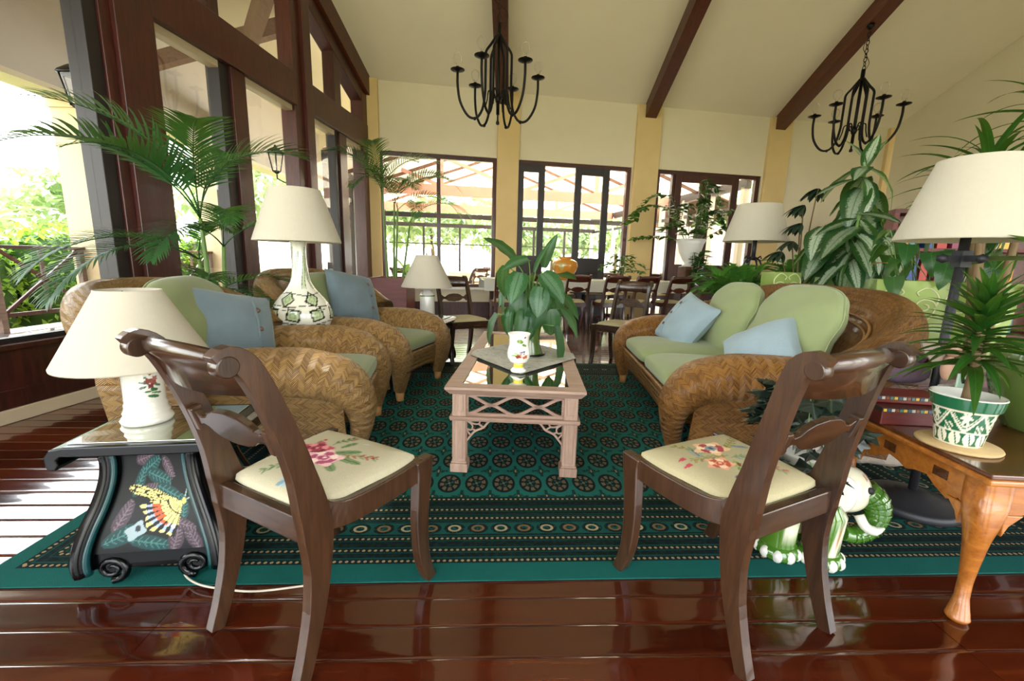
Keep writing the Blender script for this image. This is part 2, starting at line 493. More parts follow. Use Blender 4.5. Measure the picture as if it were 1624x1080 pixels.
M['embro'] = paint_mat('embroidered_needlepoint', .92, 0, .5, 420)
M['panelp'] = paint_mat('painted_lacquer_panel', .35, 0)
M['panelp'].node_tree.nodes['Principled BSDF'].inputs['Specular IOR Level'].default_value = .22
M['glazep'] = paint_mat('hand_painted_glaze', .1, .7)
def paint(obj, fn):
    """fn(u,v,co)->linear rgb, stored per face corner point as colour attribute from UVs"""
    me = obj.data; at = me.color_attributes.new('paint', 'FLOAT_COLOR', 'CORNER')
    uv = me.uv_layers[0].data; vs = me.vertices; flat = []
    for l in me.loops:
        q = uv[l.index].uv; c = fn(q[0], q[1], vs[l.vertex_index].co)
        flat += [c[0], c[1], c[2], 1.0]
    at.data.foreach_set('color', flat)
# ------------------------------------------------------------------ the room
def struct(o): o['kind'] = 'structure'; return o
LW_O = V((-3.06, 2.45, 0)); LW_A = atan2(.9959, .0907)          # left wall: local x along the wall, +y outward
BW_O = V((-2.45, 7.83, 0)); BW_A = radians(10.37)               # back wall: local x along the wall, +y outward
bd = V((cos(BW_A), sin(BW_A), 0)); bn = V((-sin(BW_A), cos(BW_A), 0))
SL = .42; ZJ = 3.98
def ceil_z(p): return ZJ + SL * max(-.6, -((V((p[0], p[1], 0)) - BW_O).dot(bn)))
def lw(u, y=0, z=0): return LW_O + V((cos(LW_A) * u - sin(LW_A) * y, sin(LW_A) * u + cos(LW_A) * y, z))
def bw(u, y=0, z=0): return BW_O + bd * u + bn * y + V((0, 0, z))

# floor of single planks ---------------------------------------------------
fl = MB(); fl.box(-3.2, 8.6, -1.2, 10.2, -.06, -.012)
floor_o = struct(fl.build('floor', M['floor']))
PW = .1035
def plank_mesh(L):
    b = MB(); n = 6
    prof = [(-.5, -.0012), (-.494, -.0006)] + [(-.5 + (i + .5) / n, -.0009 + .0014 * abs((i + .5) / n - .5) * 2 * .6) for i in range(n)] + [(.494, -.0006), (.5, -.0012)]
    vs = [(x, p[0] * PW, p[1]) for x in (0, L) for p in prof]; m = len(prof)
    fs = [(i, m + i, m + i + 1, i + 1) for i in range(m - 1)]
    me = bpy.data.meshes.new('plank'); me.from_pydata(vs, [], fs)
    me.polygons.foreach_set('use_smooth', [True] * len(fs)); me.materials.append(M['floor']); me.update()
    return me
PLm = {L: plank_mesh(L) for L in (1.7, 2.3, 2.9, 4.1, 5.2, 6.4)}
rng = random.Random(5)
fa = radians(2.6)
n_pl = 0
for k in range(88):
    yy = .72 + k * (PW + .0006)
    near = k < 28
    x = -3.3
    seq = []
    if near:
        L1 = rng.choice((1.7, 2.3, 2.9)); L2 = rng.choice((2.3, 2.9)); seq = [L1, L2, rng.choice((2.3, 2.9))]
    else:
        seq = rng.choice(([4.1, 6.4], [5.2, 5.2], [6.4, 4.1]))
    for L in seq:
        o = bpy.data.objects.new('plank', PLm[L]); COL.objects.link(o); o.parent = floor_o
        p = V((x, yy, 0)); c0 = V((0, 1.2, 0)); p = c0 + Matrix.Rotation(fa, 3, 'Z') @ (p - c0)
        o.location = (p.x, p.y, rng.uniform(-.0004, .0004)); o.rotation_euler = (rng.uniform(-.004, .004), 0, fa)
        x += L + .0015; n_pl += 1

# ceiling ----------------------------------------------------------------------
def roof_pt(u, s, dz=0.0):
    z = ZJ + SL * (s if s < 5.2 else 10.4 - s)
    p = BW_O + bd * u - bn * s; return (p.x, p.y, z + dz)
ce = MB()
for s0, s1 in ((-.35, 5.2), (5.2, 10.3)):
    ul0 = -.3; 
    A = [roof_pt(-.25 + .20 * s0 * 0 - .09 * 0, s0), roof_pt(11.4, s0), roof_pt(11.4, s1), roof_pt(-.25, s1)]
    # follow the left wall line, which is not square to the back wall
    def left_u(s): # u of the left wall line at distance s
        a = lw(5.4) - BW_O; e = V((cos(LW_A), sin(LW_A), 0)); t = (-s - a.dot(bn)) / e.dot(bn); return (a + e * t).dot(bd) - .05
    A[0] = roof_pt(left_u(s0), s0); A[3] = roof_pt(left_u(s1), s1)
    B = [(x, y, z + .12) for x, y, z in A]
    ce.add(A + B, [(0, 1, 2, 3), (7, 6, 5, 4), (0, 4, 5, 1), (1, 5, 6, 2), (2, 6, 7, 3), (3, 7, 4, 0)])
ceiling = struct(ce.build('ceiling', M['ceil']))
for i, xb in enumerate((-.28, 2.49, 5.22)):
    b = MB()
    w = .215; h = .27
    ys = [(BW_O.y + (xb - BW_O.x) * .183 - .02), 3.2]
    for y0, y1 in ((ys[0], ys[1]),):
        P = []
        for y in (y0, y1):
            zc = ceil_z((xb, y)) + .01
            for dx in (-w / 2, w / 2):
                zc2 = ceil_z((xb + dx, y)) + .01
                P += [(xb + dx, y, zc2 - h), (xb + dx, y, zc2 + .02)]
        b.add(P, [(0, 2, 3, 1), (4, 5, 7, 6), (0, 4, 6, 2), (1, 3, 7, 5), (0, 1, 5, 4), (2, 6, 7, 3)])
    struct(b.build('beam', M['beamwood'], ceiling))

# back wall -----------------------------------------------------------------------
def wallbox(name, mat, O, A, boxes, parent=None, bevel=0):
    b = MB()
    for q in boxes: b.box(*q)
    return b.build(name, mat, parent, O if not parent else (0, 0, 0), (0, 0, A if not parent else 0), bevel=bevel)
wb = struct(wallbox('wall_back', M['cream'], BW_O, BW_A, [(-.15, 10.75, 0, .22, 2.87, 4.12), (-.15, .08, 0, .22, 0, 2.87), (2.13, 2.5, 0, .22, 0, 2.87), (4.74, 5.28, 0, .22, 0, 2.87), (7.55, 10.75, 0, .22, 0, 2.87), (.08, 2.13, 0, .22, 0, .5)]))
for u0, u1 in ((-.10, .085), (2.125, 2.52), (4.76, 5.25), (7.58, 8.07), (10.4, 10.74)):
    wallbox('pilaster', M['ochre'], BW_O, BW_A, [(u0, u1, -.07, .01, 0, 3.98)], wb, .006)
wallbox('skirting', M['darkwood'], BW_O, BW_A, [(.085, 2.12, -.03, .0, 0, .27)], wb)
wallbox('skirting', M['skirt'], BW_O, BW_A, [(8.08, 10.4, -.02, .0, 0, .14)], wb)
wallbox('ledge', M['white'], BW_O, BW_A, [(.06, 2.14, -.06, .2, .5, .54)], wb)

def win(name, boxes, panes, mat, y0=.03, y1=.12):
    w = struct(MB().build(name, None, None, BW_O, (0, 0, BW_A)))
    for nm, bx in boxes: wallbox(nm, mat, BW_O, BW_A, [(bx[0], bx[1], y0, y1, bx[2], bx[3])], w, .004)
    for bx in panes: wallbox('pane', M['glass'], BW_O, BW_A, [(bx[0], bx[1], y0 + .04, y0 + .046, bx[2], bx[3])], w)
    return w
win('window_5', [('frame', (.08, .13, .54, 2.87)), ('frame', (2.06, 2.13, .54, 2.87)), ('frame', (.13, 2.06, 2.80, 2.87)), ('frame', (.13, 2.06, .54, .60)), ('mullion', (1.05, 1.12, .60, 2.80))],
    [(.13, 1.05, .60, 2.80), (1.12, 2.06, .60, 2.80)], M['darkwood'])
w6 = win('window_6', [('frame', (2.5, 2.56, 0, 2.87)), ('frame', (4.66, 4.74, 0, 2.87)), ('frame', (2.56, 4.66, 2.80, 2.87)), ('sill', (2.56, 4.66, 0, .05))], [(2.98, 3.66, .9, 2.8), (4.28, 4.66, .05, 2.8)], M['darkwood'])
w7 = win('window_7', [('frame', (5.28, 5.35, 0, 2.87)), ('frame', (7.46, 7.55, 0, 2.87)), ('frame', (5.35, 7.46, 2.80, 2.87)), ('mullion', (5.62, 5.68, 0, 2.80)), ('mullion', (7.02, 7.08, 0, 2.80)), ('sill', (5.35, 7.46, 0, .05))],
    [(5.35, 5.62, .05, 2.8), (7.08, 7.46, .05, 2.8)], M['darkwood'])
def leaf_door(par, u0, u1, st, ztop, zrail, mat, y0, knob=None):
    b = MB()
    b.box(u0, u0 + st, y0, y0 + .05, .03, ztop); b.box(u1 - st, u1, y0, y0 + .05, .03, ztop)
    b.box(u0 + st, u1 - st, y0, y0 + .05, ztop - .14, ztop); b.box(u0 + st, u1 - st, y0, y0 + .05, zrail - .28, zrail)
    b.box(u0 + st, u1 - st, y0 + .015, y0 + .035, .25, zrail - .28); b.box(u0 + st, u1 - st, y0, y0 + .05, .03, .25)
    d = b.build('door_leaf', mat, par, bevel=.004)
    MB().box(u0 + st, u1 - st, y0 + .02, y0 + .026, zrail, ztop - .14).build('pane', M['glass'], d)
    if knob is not None:
        MB().tube([(knob, y0 - .05, 1.02), (knob, y0, 1.02)], .012, 8).lathe([(.001, 1.1), (.02, 1.1), (.02, 1.0), (.001, 1.0)], 8, (knob, y0 - .05, -.03)).build('handle', M['darkiron'], d)
leaf_door(w6, 2.53, 3.02, .105, 2.81, 1.16, M['greymetal'], .0, 2.98)
leaf_door(w6, 3.62, 4.30, .13, 2.81, 1.14, M['greymetal'], -.01)
wallbox('mullion', M['greymetal'], BW_O, BW_A, [(2.95, 3.05, .06, .1, .05, 2.8)], w6)
leaf_door(w7, 5.67, 6.345, .14, 2.80, 1.07, M['darkwood'], .0, 6.30)
leaf_door(w7, 6.35, 7.03, .12, 2.80, 1.07, M['darkwood'], .0)

# wall behind the camera, with wide openings like the ones ahead
wf_ = MB()
_f0, _f1 = -.4, 11.3
for a, b_ in ((_f0, .5), (2.6, 3.1), (5.2, 5.7), (7.8, 8.3), (10.4, _f1)): wf_.box(a, b_, -10.35, -10.15, 0, 2.7)
wf_.box(_f0, _f1, -10.35, -10.15, 2.7, 4.1)
struct(wf_.build('wall_front', M['cream'], None, BW_O, (0, 0, BW_A)))
# right wall -----------------------------------------------------------------------
RA, RB = V((7.9, 9.62, 0)), V((8.75, .6, 0))
b = MB()
for x, y in ((RA, RB),):
    P = []
    for q in (RA, RB):
        for dx in (0, .2):
            p = q + V((dx, 0, 0)); P += [(p.x, p.y, 0), (p.x, p.y, ceil_z(p) + .15)]
    b.add(P, [(0, 1, 5, 4), (2, 6, 7, 3), (1, 3, 7, 5), (0, 4, 6, 2), (0, 2, 3, 1), (4, 5, 7, 6)])
struct(b.build('wall_right', M['cream']))

# left glazed gable wall ------------------------------------------------------------
wl = struct(wallbox('wall_left', M['darkwood'], LW_O, LW_A, [(-5.5, 5.32, .0, .14, .09, .44)]))
def lbox(nm, mat, q, bev=.006, par=wl): return wallbox(nm, mat, LW_O, LW_A, [q], par, bev)
lbox('sill', M['darkwood'], (-5.5, 5.32, -.03, .18, .44, .475))
lbox('baseboard', M['skirt'], (-5.5, 5.3, -.03, .0, 0, .085))
lbox('baseboard_cap', M['darkwood'], (-5.5, 5.3, -.018, .0, .085, .20))
lbox('post', M['darkwood'], (.98, 1.30, -.08, .16, .475, 5.4))
lbox('post_reveal', M['greymetal'], (.80, .90, -.02, .14, .475, 5.4)); lbox('post_reveal', M['darkwood'], (.90, .98, -.04, .14, .475, 5.4))
lbox('tie_beam', M['darkwood'], (1.30, 3.26, -.06, .16, 2.86, 3.23)); lbox('tie_beam', M['darkwood'], (3.56, 5.32, -.06, .16, 2.86, 3.23))
lbox('tie_beam', M['darkwood'], (-5.5, .80, -.06, .16, 2.86, 3.23))
lbox('king_post', M['darkwood'], (3.24, 3.42, -.04, .15, .475, 4.95)); lbox('king_post', M['darkwood'], (3.42, 3.58, -.09, .16, .475, 4.95))
for u0, u1, u2 in ((2.05, 2.18, 2.38), (4.27, 4.36, 4.58)):
    lbox('mullion', M['greymetal'], (u0, u1, .0, .14, .475, 2.86)); lbox('mullion', M['darkwood'], (u1, u2, -.03, .15, .475, 2.86))
lbox('mullion', M['darkwood'], (5.14, 5.32, -.05, .15, .475, 3.7))
lbox('upper_mullion', M['darkwood'], (1.93, 2.08, -.03, .14, 3.23, 5.4)); lbox('upper_mullion', M['darkwood'], (4.27, 4.46, -.03, .14, 3.23, 4.3))
for u0, u1 in ((1.30, 2.05), (2.38, 3.24), (3.58, 4.27), (4.58, 5.14)):
    lbox('lit_frame_head', M['skirt'], (u0, u1, .0, .10, 2.795, 2.86))  # sliding frame top, with the light on it put into its pale colour
# rake board follows the ceiling
def wall_ceil(u, y=0): return ceil_z(lw(u, y))
b = MB()
for (t0, t1, ya, yb) in ((-.30, .03, -.10, .16), (-.52, -.30, -.04, .15)):
    P = []
    for u in (5.36, .5):
        for y in (ya, yb):
            P += [tuple((u, y, wall_ceil(u) + t0)), tuple((u, y, wall_ceil(u) + t1))]
    rb = MB().add(P, [(0, 1, 3, 2), (4, 6, 7, 5), (0, 4, 5, 1), (2, 3, 7, 6), (1, 5, 7, 3), (0, 2, 6, 4)])
    rb.build('rake_board', M['beamwood'] if t0 > -.4 else M['darkwood'], wl, bevel=.006)
def lpane(n, u0, u1, z0, z1a, z1b):
    w = struct(MB().build('window_%d' % n, None, None, LW_O, (0, 0, LW_A)))
    b = MB(); P = [(u, y, z) for u, zt in ((u0, z1a), (u1, z1b)) for y in (.06, .066) for z in (z0, zt)]
    b.add(P, [(0, 2, 3, 1), (4, 5, 7, 6), (0, 1, 5, 4), (2, 6, 7, 3), (1, 3, 7, 5), (0, 4, 6, 2)])
    b.build('pane', M['glass'], w)
    t = MB(); t.box(u0, u1, .04, .09, z0, z0 + .03); t.build('frame', M['greymetal'], w)
for n, (u0, u1) in enumerate(((-5.5, .80), (1.30, 2.05), (2.38, 3.24), (3.58, 4.27), (4.58, 5.14))):
    lpane((1, 2, 3, 4, 8)[n], u0, u1, .475, 2.8, 2.8)
for n, (u0, u1) in enumerate(((1.30, 1.93), (2.08, 3.24), (3.58, 4.27), (4.46, 5.14))):
    lpane(9 + n, u0, u1, 3.23, wall_ceil(u0) - .5, wall_ceil(u1) - .5)

# verandah outside the left wall ------------------------------------------------------
dk = struct(MB().box(-6.62, -3.22, -4, 10.6, -.12, -.03).build('floor_verandah', M['deck']))
dpm = MB().box(-6.62, -3.22, 0, .135, -.03, 0)
first = None
for k in range(64):
    y = 2.2 + k * .142
    if y > 10.4: break
    if first is None: first = dpm.build('deck_board', M['deck'], dk, (0, y, 0), bevel=.004)
    else: inst(first, dk, (0, y, 0))
hd = struct(MB().box(-6.5, -6.12, -4, 14.3, 3.17, 4.75).build('wall_verandah', M['stucco']))
MB().box(-6.5, -6.12, -4, 14.3, 3.10, 3.17).build('header_edge', M['cream'], hd)
for y in (.9, 3.65, 6.40, 9.1):
    c = MB().box(-6.5, -6.07, y, y + .43, -.1, 3.12).build('column', M['colbuff'], hd, bevel=.012)
    MB().box(-6.53, -6.04, y - .03, y + .46, 2.98, 3.12).build('capital', M['colbuff'], c, bevel=.008)
sf = struct(MB().box(-6.7, -3.02, -4, 7.95, 4.72, 4.84).box(-6.7, -2.75, 7.95, 14.5, 4.72, 4.84).box(-6.12, -2.9, 14.1, 14.3, 3.17, 4.72).build('ceiling_verandah', M['cream']))
for y in (4.6, 7.35):
    MB().rsweep([(-6.1, y + .15, 3.95), (-3.0, y, 4.68)], (0, 1, 0), .22, .14).build('rafter', M['raftwood'], sf)
MB().rsweep([(-6.05, 9.4, 3.6), (-3.1, 6.2, 4.75)], V((1.2, 1, 0)), .3, .16).build('rafter', M['raftwood'], sf)
# railing between the columns
def railing(y0, y1, lab):
    t = thing('verandah_railing', lab, 'railing', (-6.32, y0, 0))
    L = y1 - y0
    MB().box(-.05, .05, 0, L, 1.04, 1.085).build('top_rail', M['darkwood'], t, bevel=.006)
    MB().box(-.02, .02, 0, L, .19, .24).build('bottom_rail', M['darkwood'], t)
    n = max(1, round(L / 1.0)); w = L / n
    for i in range(n + 1):
        y = min(max(i * w, .05), L - .05)
        MB().box(-.035, .035, y - .035, y + .035, 0, 1.04).build('baluster', M['deck'], t, bevel=.004)
    for i in range(n):
        a, b_ = i * w + .06, (i + 1) * w - .06
        MB().rsweep([(-.012, a, .24), (-.012, b_, 1.04)], (1, 0, 0), .04, .025).build('brace', M['darkwood'], t)
        MB().rsweep([(.014, b_, .24), (.014, a, 1.04)], (1, 0, 0), .04, .025).build('brace', M['darkwood'], t)
        MB().box(-.01, .01, a + w * .42, a + w * .46, .24, 1.04).build('slim_baluster', M['deck'], t)
    return t
railing(4.10, 6.38, 'dark timber verandah railing with crossed braces, left of the near ochre column')
railing(6.85, 9.08, 'dark timber verandah railing with crossed braces, between the two ochre columns')
railing(1.35, 3.63, 'dark timber verandah railing nearest the camera outside the glazed wall')
# ------------------------------------------------------------------ rug
RW, RL = 4.05, 3.10
RUG_A = radians(3.2); RUG_O = V((-1.69, 1.165, 0))
rb = MB()
nx, ny = 60, 46
rr = random.Random(3)
def rug_top(u, v):
    e = min(u * RW, (1 - u) * RW, v * RL, (1 - v) * RL)
    wob = .004 * sin(u * 40) * (1 if v < .01 else 0)
    return V((u * RW, v * RL + wob, .012 if e > .004 else .006))
rb.grid(nx, ny, rug_top, su=1, sv=1)
rb.box(0, RW, 0, RL, .001, .006)
rug = rb.build('bokhara_rug', rugmat(RW, RL), None, RUG_O, (0, 0, RUG_A))
tag(rug, 'dark green patterned rug with rows of small medallions under the seating group', 'rug')
# ------------------------------------------------------------------ side chairs with sabre legs
def blob_paint(base, blobs, grain=.06, seed=1, zoom=1.0):
    rr = random.Random(seed)
    pre = []
    for (cx, cy, rx, ry, ang, col, pet) in blobs:
        if zoom != 1: cx, cy, rx, ry = .5 + (cx - .5) * zoom, .5 + (cy - .5) * zoom, rx * zoom, ry * zoom
        pre.append((cx, cy, rx, ry, cos(radians(ang)), sin(radians(ang)), hx(col), pet))
    bs = hx(base)
    def fn(u, v, co):
        c = bs
        for (cx, cy, rx, ry, ca, sa, col, pet) in pre:
            x = u - cx; y = v - cy
            if abs(x) > .28 or abs(y) > .28: continue
            a = (x * ca + y * sa) / rx; b = (-x * sa + y * ca) / ry
            d = a * a + b * b
            if d > 1.6: continue
            if pet:
                d *= 1 + .35 * cos(atan2(b, a) * pet)
            if d < 1: c = col
        k = 1 + rr.uniform(-grain, grain)
        return (c[0] * k, c[1] * k, c[2] * k)
    return fn
def rose(cx, cy, r, dark, mid, light, seed):
    q = random.Random(seed); out = [(cx, cy, r, r * .8, 0, mid, 5)]
    for i in range(7):
        a = i * 51; out.append((cx + r * .62 * cos(radians(a)), cy + r * .5 * sin(radians(a)), r * .34, r * .2, a + 90, light if i % 2 else dark, 0))
    out += [(cx, cy, r * .34, r * .26, 20, dark, 0), (cx + r * .05, cy + r * .05, r * .14, r * .1, 0, light, 0)]
    return out
def sprig(x, y, n, L, ang, cols, seed, w=.016):
    q = random.Random(seed); out = []
    for i in range(n):
        t = (i + .5) / n; a = ang + q.uniform(-12, 12)
        px = x + L * t * cos(radians(ang)); py = y + L * t * sin(radians(ang))
        out.append((px, py, L / n * .9, .005, ang, cols[0], 0))
        out.append((px + .02 * cos(radians(a + 60)), py + .02 * sin(radians(a + 60)), .028, w * .6, a + 40, q.choice(cols), 0))
        out.append((px + .02 * cos(radians(a - 60)), py + .02 * sin(radians(a - 60)), .028, w * .6, a - 40, q.choice(cols), 0))
    return out
GRN = ['#5d7347', '#7f9460', '#47603f', '#98a676']
def leafb(x, y, l, w, a, c='#6d8458', d='#3f5636'): return [(x, y, l, w, a, c, 0), (x, y, l * .9, w * .14, a, d, 0)]
pat_left = (leafb(.60, .60, .10, .035, 40) + leafb(.70, .52, .10, .033, 5) + leafb(.66, .40, .09, .034, -25) + leafb(.34, .60, .08, .03, 140) + leafb(.52, .70, .07, .024, 80)
    + sprig(.62, .56, 5, .22, 25, ['#8a5a3a', '#a35b45', '#7f9460'], 3) + sprig(.42, .66, 4, .18, 80, GRN, 4) + sprig(.36, .40, 5, .22, 190, ['#9a4a3a', '#b3694a', '#7f9460'], 5)
    + sprig(.48, .34, 5, .24, -30, ['#8a6a3a', '#7a8a55', '#a2704a'], 6) + sprig(.40, .32, 4, .2, 235, ['#6b7f58', '#9a6a78', '#55704a'], 7)
    + sprig(.54, .26, 4, .14, -80, ['#8fa3ab', '#6e8a94', '#5a7680'], 8, .03)
    + rose(.36, .54, .115, '#7a1f34', '#b8475c', '#d98a90', 1) + rose(.53, .46, .125, '#a8486e', '#e3b3b4', '#f0d4cc', 2)
    + [(.25, .40, .03, .02, 30, '#b0553f', 0), (.30, .68, .016, .014, 0, '#a8324a', 0), (.47, .80, .018, .014, 0, '#b86a5a', 0), (.80, .64, .014, .012, 0, '#8a3a34', 0), (.60, .78, .03, .01, 30, '#a9bcc6', 0)])
pat_right = (leafb(.34, .66, .09, .04, 70, '#8f978c', '#4a5258') + leafb(.62, .46, .08, .03, -20, '#8c9a92', '#55666a') + leafb(.74, .60, .07, .025, -30, '#7b8a8e', '#3f5058')
    + sprig(.50, .52, 6, .28, 170, ['#8a7a4a', '#7f8f4f', '#9a8a4a'], 3) + sprig(.52, .48, 7, .34, -12, ['#7f8a4a', '#5a7072', '#a3924a', '#6c8a8a'], 4) + sprig(.48, .44, 6, .26, 240, ['#8a9a4a', '#6f7f3f'], 5)
    + sprig(.60, .40, 5, .24, -60, ['#a85a5a', '#7a8f5a', '#b3706a'], 6) + sprig(.42, .60, 5, .26, 120, ['#7d8a4a', '#8c7a3f'], 7) + sprig(.62, .62, 5, .26, 30, ['#8a8a3f', '#7a6a3a'], 8)
    + rose(.50, .66, .125, '#a83c44', '#e3b98f', '#efd9b8', 3) + [(.50, .66, .045, .04, 0, '#7f8fa0', 5), (.50, .66, .018, .018, 0, '#3a4654', 0)] + rose(.35, .45, .095, '#b8502f', '#e0a080', '#efcdb0', 4)
    + [(.18, .62, .03, .018, 0, '#b3424f', 3), (.15, .54, .03, .018, 0, '#b3424f', 3), (.30, .26, .04, .026, 20, '#4a5a70', 0), (.30, .25, .018, .012, 0, '#c9b37a', 0), (.58, .36, .024, .02, 0, '#b5503c', 4), (.46, .38, .026, .012, 60, '#6b2f28', 0)])
def seat_grid(n, half_r, half_f, y0, y1, z):
    def fn(u, v):
        a = 2 * u - 1; b = 2 * v - 1
        # square -> rounded square
        k = .10
        aa = a * sqrt(max(0, 1 - k * b * b * b * b)); bb = b * sqrt(max(0, 1 - k * a * a * a * a))
        hw = lerp(half_r, half_f, (bb + 1) / 2)
        e = max(abs(a), abs(b)); h = .022 * (1 - e ** 8) - (.012 if e > .999 else 0)
        return V((aa * hw, lerp(y0, y1, (bb + 1) / 2), z + h + .008 * (1 - a * a) * (1 - b * b)))
    return MB().grid(n, n, fn)
def chair_parts(t, wood_z, wood_x, cush_mat, n_cush, pattern=None, bev=.004, lean=0.0, rise=.032):
    def LN(y, z):
        k = max(0.0, (z - .45) / .38); return (y + lean * k * k, z + rise * k)
    sty = [LN(*q) for q in [(-.236, .0), (-.208, .08), (-.180, .18), (-.164, .28), (-.162, .38), (-.174, .46), (-.192, .54), (-.216, .62), (-.246, .70), (-.275, .765), (-.300, .805), (-.330, .822), (-.352, .812)]]
    wid = [.036, .041, .049, .062, .084, .078, .062, .055, .051, .050, .050, .048, .040]
    for s in (-1, 1):
        P = smooth_path([(s * lerp(.180, .172, i / 12), y, z) for i, (y, z) in enumerate(sty)], 3)
        W = [interp(wid, i / (len(P) - 1)) for i in range(len(P))]
        MB().rsweep(P, (1, 0, 0), W, .030).build('rear_leg', wood_z, t, bevel=bev)
        fp = smooth_path([(s * .224, .222, .0), (s * .222, .200, .05), (s * .220, .182, .13), (s * .218, .180, .24), (s * .216, .190, .34), (s * .214, .198, .40), (s * .213, .198, .434)], 3)
        MB().rsweep(fp, (1, 0, 0), [lerp(.038, .076, (i / (len(fp) - 1)) ** 1.2) for i in range(len(fp))], [lerp(.030, .036, i / (len(fp) - 1)) for i in range(len(fp))]).build('front_leg', wood_z, t, bevel=bev)
        ey, ez = LN(-.334, .806)
        MB().tube([(s * .172 - .017, ey, ez), (s * .172 + .017, ey, ez)], .0225, 22).build('scroll_end', wood_z, t, bevel=.003)
        # side rail sweeps up into the stile
        rp = smooth_path([(s * .212, .20, .402), (s * .204, .10, .394), (s * .190, -.04, .392), (s * .180, -.11, .402), (s * .175, -.155, .432), (s * .174, -.178, .485)], 3)
        MB().rsweep(rp, (1, 0, 0), [lerp(.070, .07, i / (len(rp) - 1)) for i in range(len(rp))], .024).build('side_rail', wood_z, t, bevel=bev)
    MB().box(-.205, .205, .176, .206, .362, .434).build('front_rail', wood_x, t, bevel=bev)
    MB().box(-.165, .165, -.196, -.168, .362, .432).build('rear_rail', wood_x, t, bevel=bev)
    # crest rail: rolled top edge, bowed to the back
    def cx(u): return (2 * u - 1) * .176
    b = MB()
    sec = [(-.016, 0), (-.010, .030), (-.004, .055), (-.010, .072), (-.028, .086), (-.044, .078), (-.048, .064), (-.040, .052), (-.030, .040), (-.026, .0)]
    def cf(u, v):
        y, z = sec[int(round(u * len(sec))) % len(sec)]; x = cx(v); bow = -.030 * (1 - (2 * v - 1) ** 2)
        dip = -.010 * (1 - (2 * v - 1) ** 2)
        lw_ = 1.0 + .25 * (1 - abs(2 * v - 1) ** 2)
        zz = .738 + z * lw_ - .02 * (lw_ - 1) + dip * .3; yy = -.283 + y - z * .30 + bow + .03; yy, zz = LN(yy, zz)
        return V((x, yy, zz))
    b.grid(len(sec), 16, cf, cu=True)
    b.build('crest_rail', wood_x, t)
    # pierced mid rail with an oval tablet
    out = []
    top = [(-.175, .026), (-.135, .024), (-.115, .012), (-.095, .016), (-.080, .030), (-.05, .042), (0, .047)]
    for x, z in top: out.append((x, z))
    for x, z in top[-2::-1]: out.append((-x, z))
    for x, z in top: out.append((-x, -z * (.9 if abs(x) < .1 else .75)))
    for x, z in top[-2::-1]: out.append((x, -z * (.9 if abs(x) < .1 else .75)))
    uniq = []
    for p in out:
        if not uniq or (abs(p[0] - uniq[-1][0]) + abs(p[1] - uniq[-1][1])) > 1e-5: uniq.append(p)
    if abs(uniq[0][0] - uniq[-1][0]) < 1e-5 and abs(uniq[0][1] - uniq[-1][1]) < 1e-5: uniq.pop()
    b = MB().poly(uniq, 'y', .018)
    Mx = Matrix.Translation((0, *LN(-.232, .625))) @ Matrix.Rotation(radians(16), 4, 'X')
    b.xf(Mx)
    b.build('mid_rail', wood_x, t, bevel=.003)
    for s in (-1, 1):
        MB().box(-.010, .010, -.014, .014, -.032, .032).xf(Mx @ Matrix.Translation((s * .148, 0, 0))).build('rail_block', wood_z, t, bevel=.003)
    c = seat_grid(n_cush, .165, .208, -.165, .200, .440).build('seat', cush_mat, t)
    if pattern: paint(c, pattern)
    return t
lc = thing('side_chair', 'dark mahogany side chair with pink and red rose needlepoint seat, beside the butterfly table', 'chair', (-.555, 1.175, 0), radians(-27), 'sabre leg chairs round the coffee table')
chair_parts(lc, M['mahog'], M['mahogx'], M['embro'], 96, blob_paint('#b0a88e', pat_left, .05, 2, 1.15), lean=.0)
rc = thing('side_chair', 'mahogany side chair with peach and blue floral needlepoint seat, beside the pine table', 'chair', (.690, 1.232, 0), radians(25.5), 'sabre leg chairs round the coffee table')
chair_parts(rc, M['mahog'], M['mahogx'], M['embro'], 96, blob_paint('#aaa07e', pat_right, .05, 3, 1.15), lean=.05)
M['ecru'] = plain('ecru_seat_fabric', '#a69c7a', .95, .06, 8, .3, 200)
fc = thing('side_chair', 'dark side chair with plain cream seat, far left of the coffee table', 'chair', (-.52, 4.50, 0), radians(180 + 33), 'sabre leg chairs round the coffee table')
chair_parts(fc, M['mahog'], M['mahogx'], M['ecru'], 16)
fc2 = dup(fc, (1.13, 4.42, 0), radians(180 - 36), 'dark side chair with plain cream seat half hidden by the sofa arm')
# dining chairs
dc0 = thing('dining_chair', 'x', 'chair', (0, 0, 0), 0, 'dining chairs on the near side of the long table')
chair_parts(dc0, M['dinwood'], M['dinwood'], M['ecru'], 12, None, .003)
DT_A = BW_A
def dpos(u, w): return V((.92, 7.02, 0)) + bd * u + bn * w
names_n = ['first dining chair from the left along the near side of the white table', 'second dining chair from the left along the near side of the white table', 'third dining chair from the left, below the amber jar', 'fourth dining chair from the left along the near side of the white table',
           'fifth dining chair from the left along the near side of the white table', 'sixth dining chair from the left, below the white urn', 'seventh dining chair from the left along the near side, next to the fern', ]
for i, u in enumerate((-1.08, -.55, .03, .63, 1.15, 1.74, 2.33)):
    p = dpos(u, -.12 + .03 * ((i * 7) % 3 - 1)); rz = DT_A + radians(((i * 37) % 9) - 4)
    if i == 0:
        dc0.location = p; dc0.rotation_euler = (0, 0, rz); dc0['label'] = names_n[0]
    else: dup(dc0, p, rz, names_n[i])
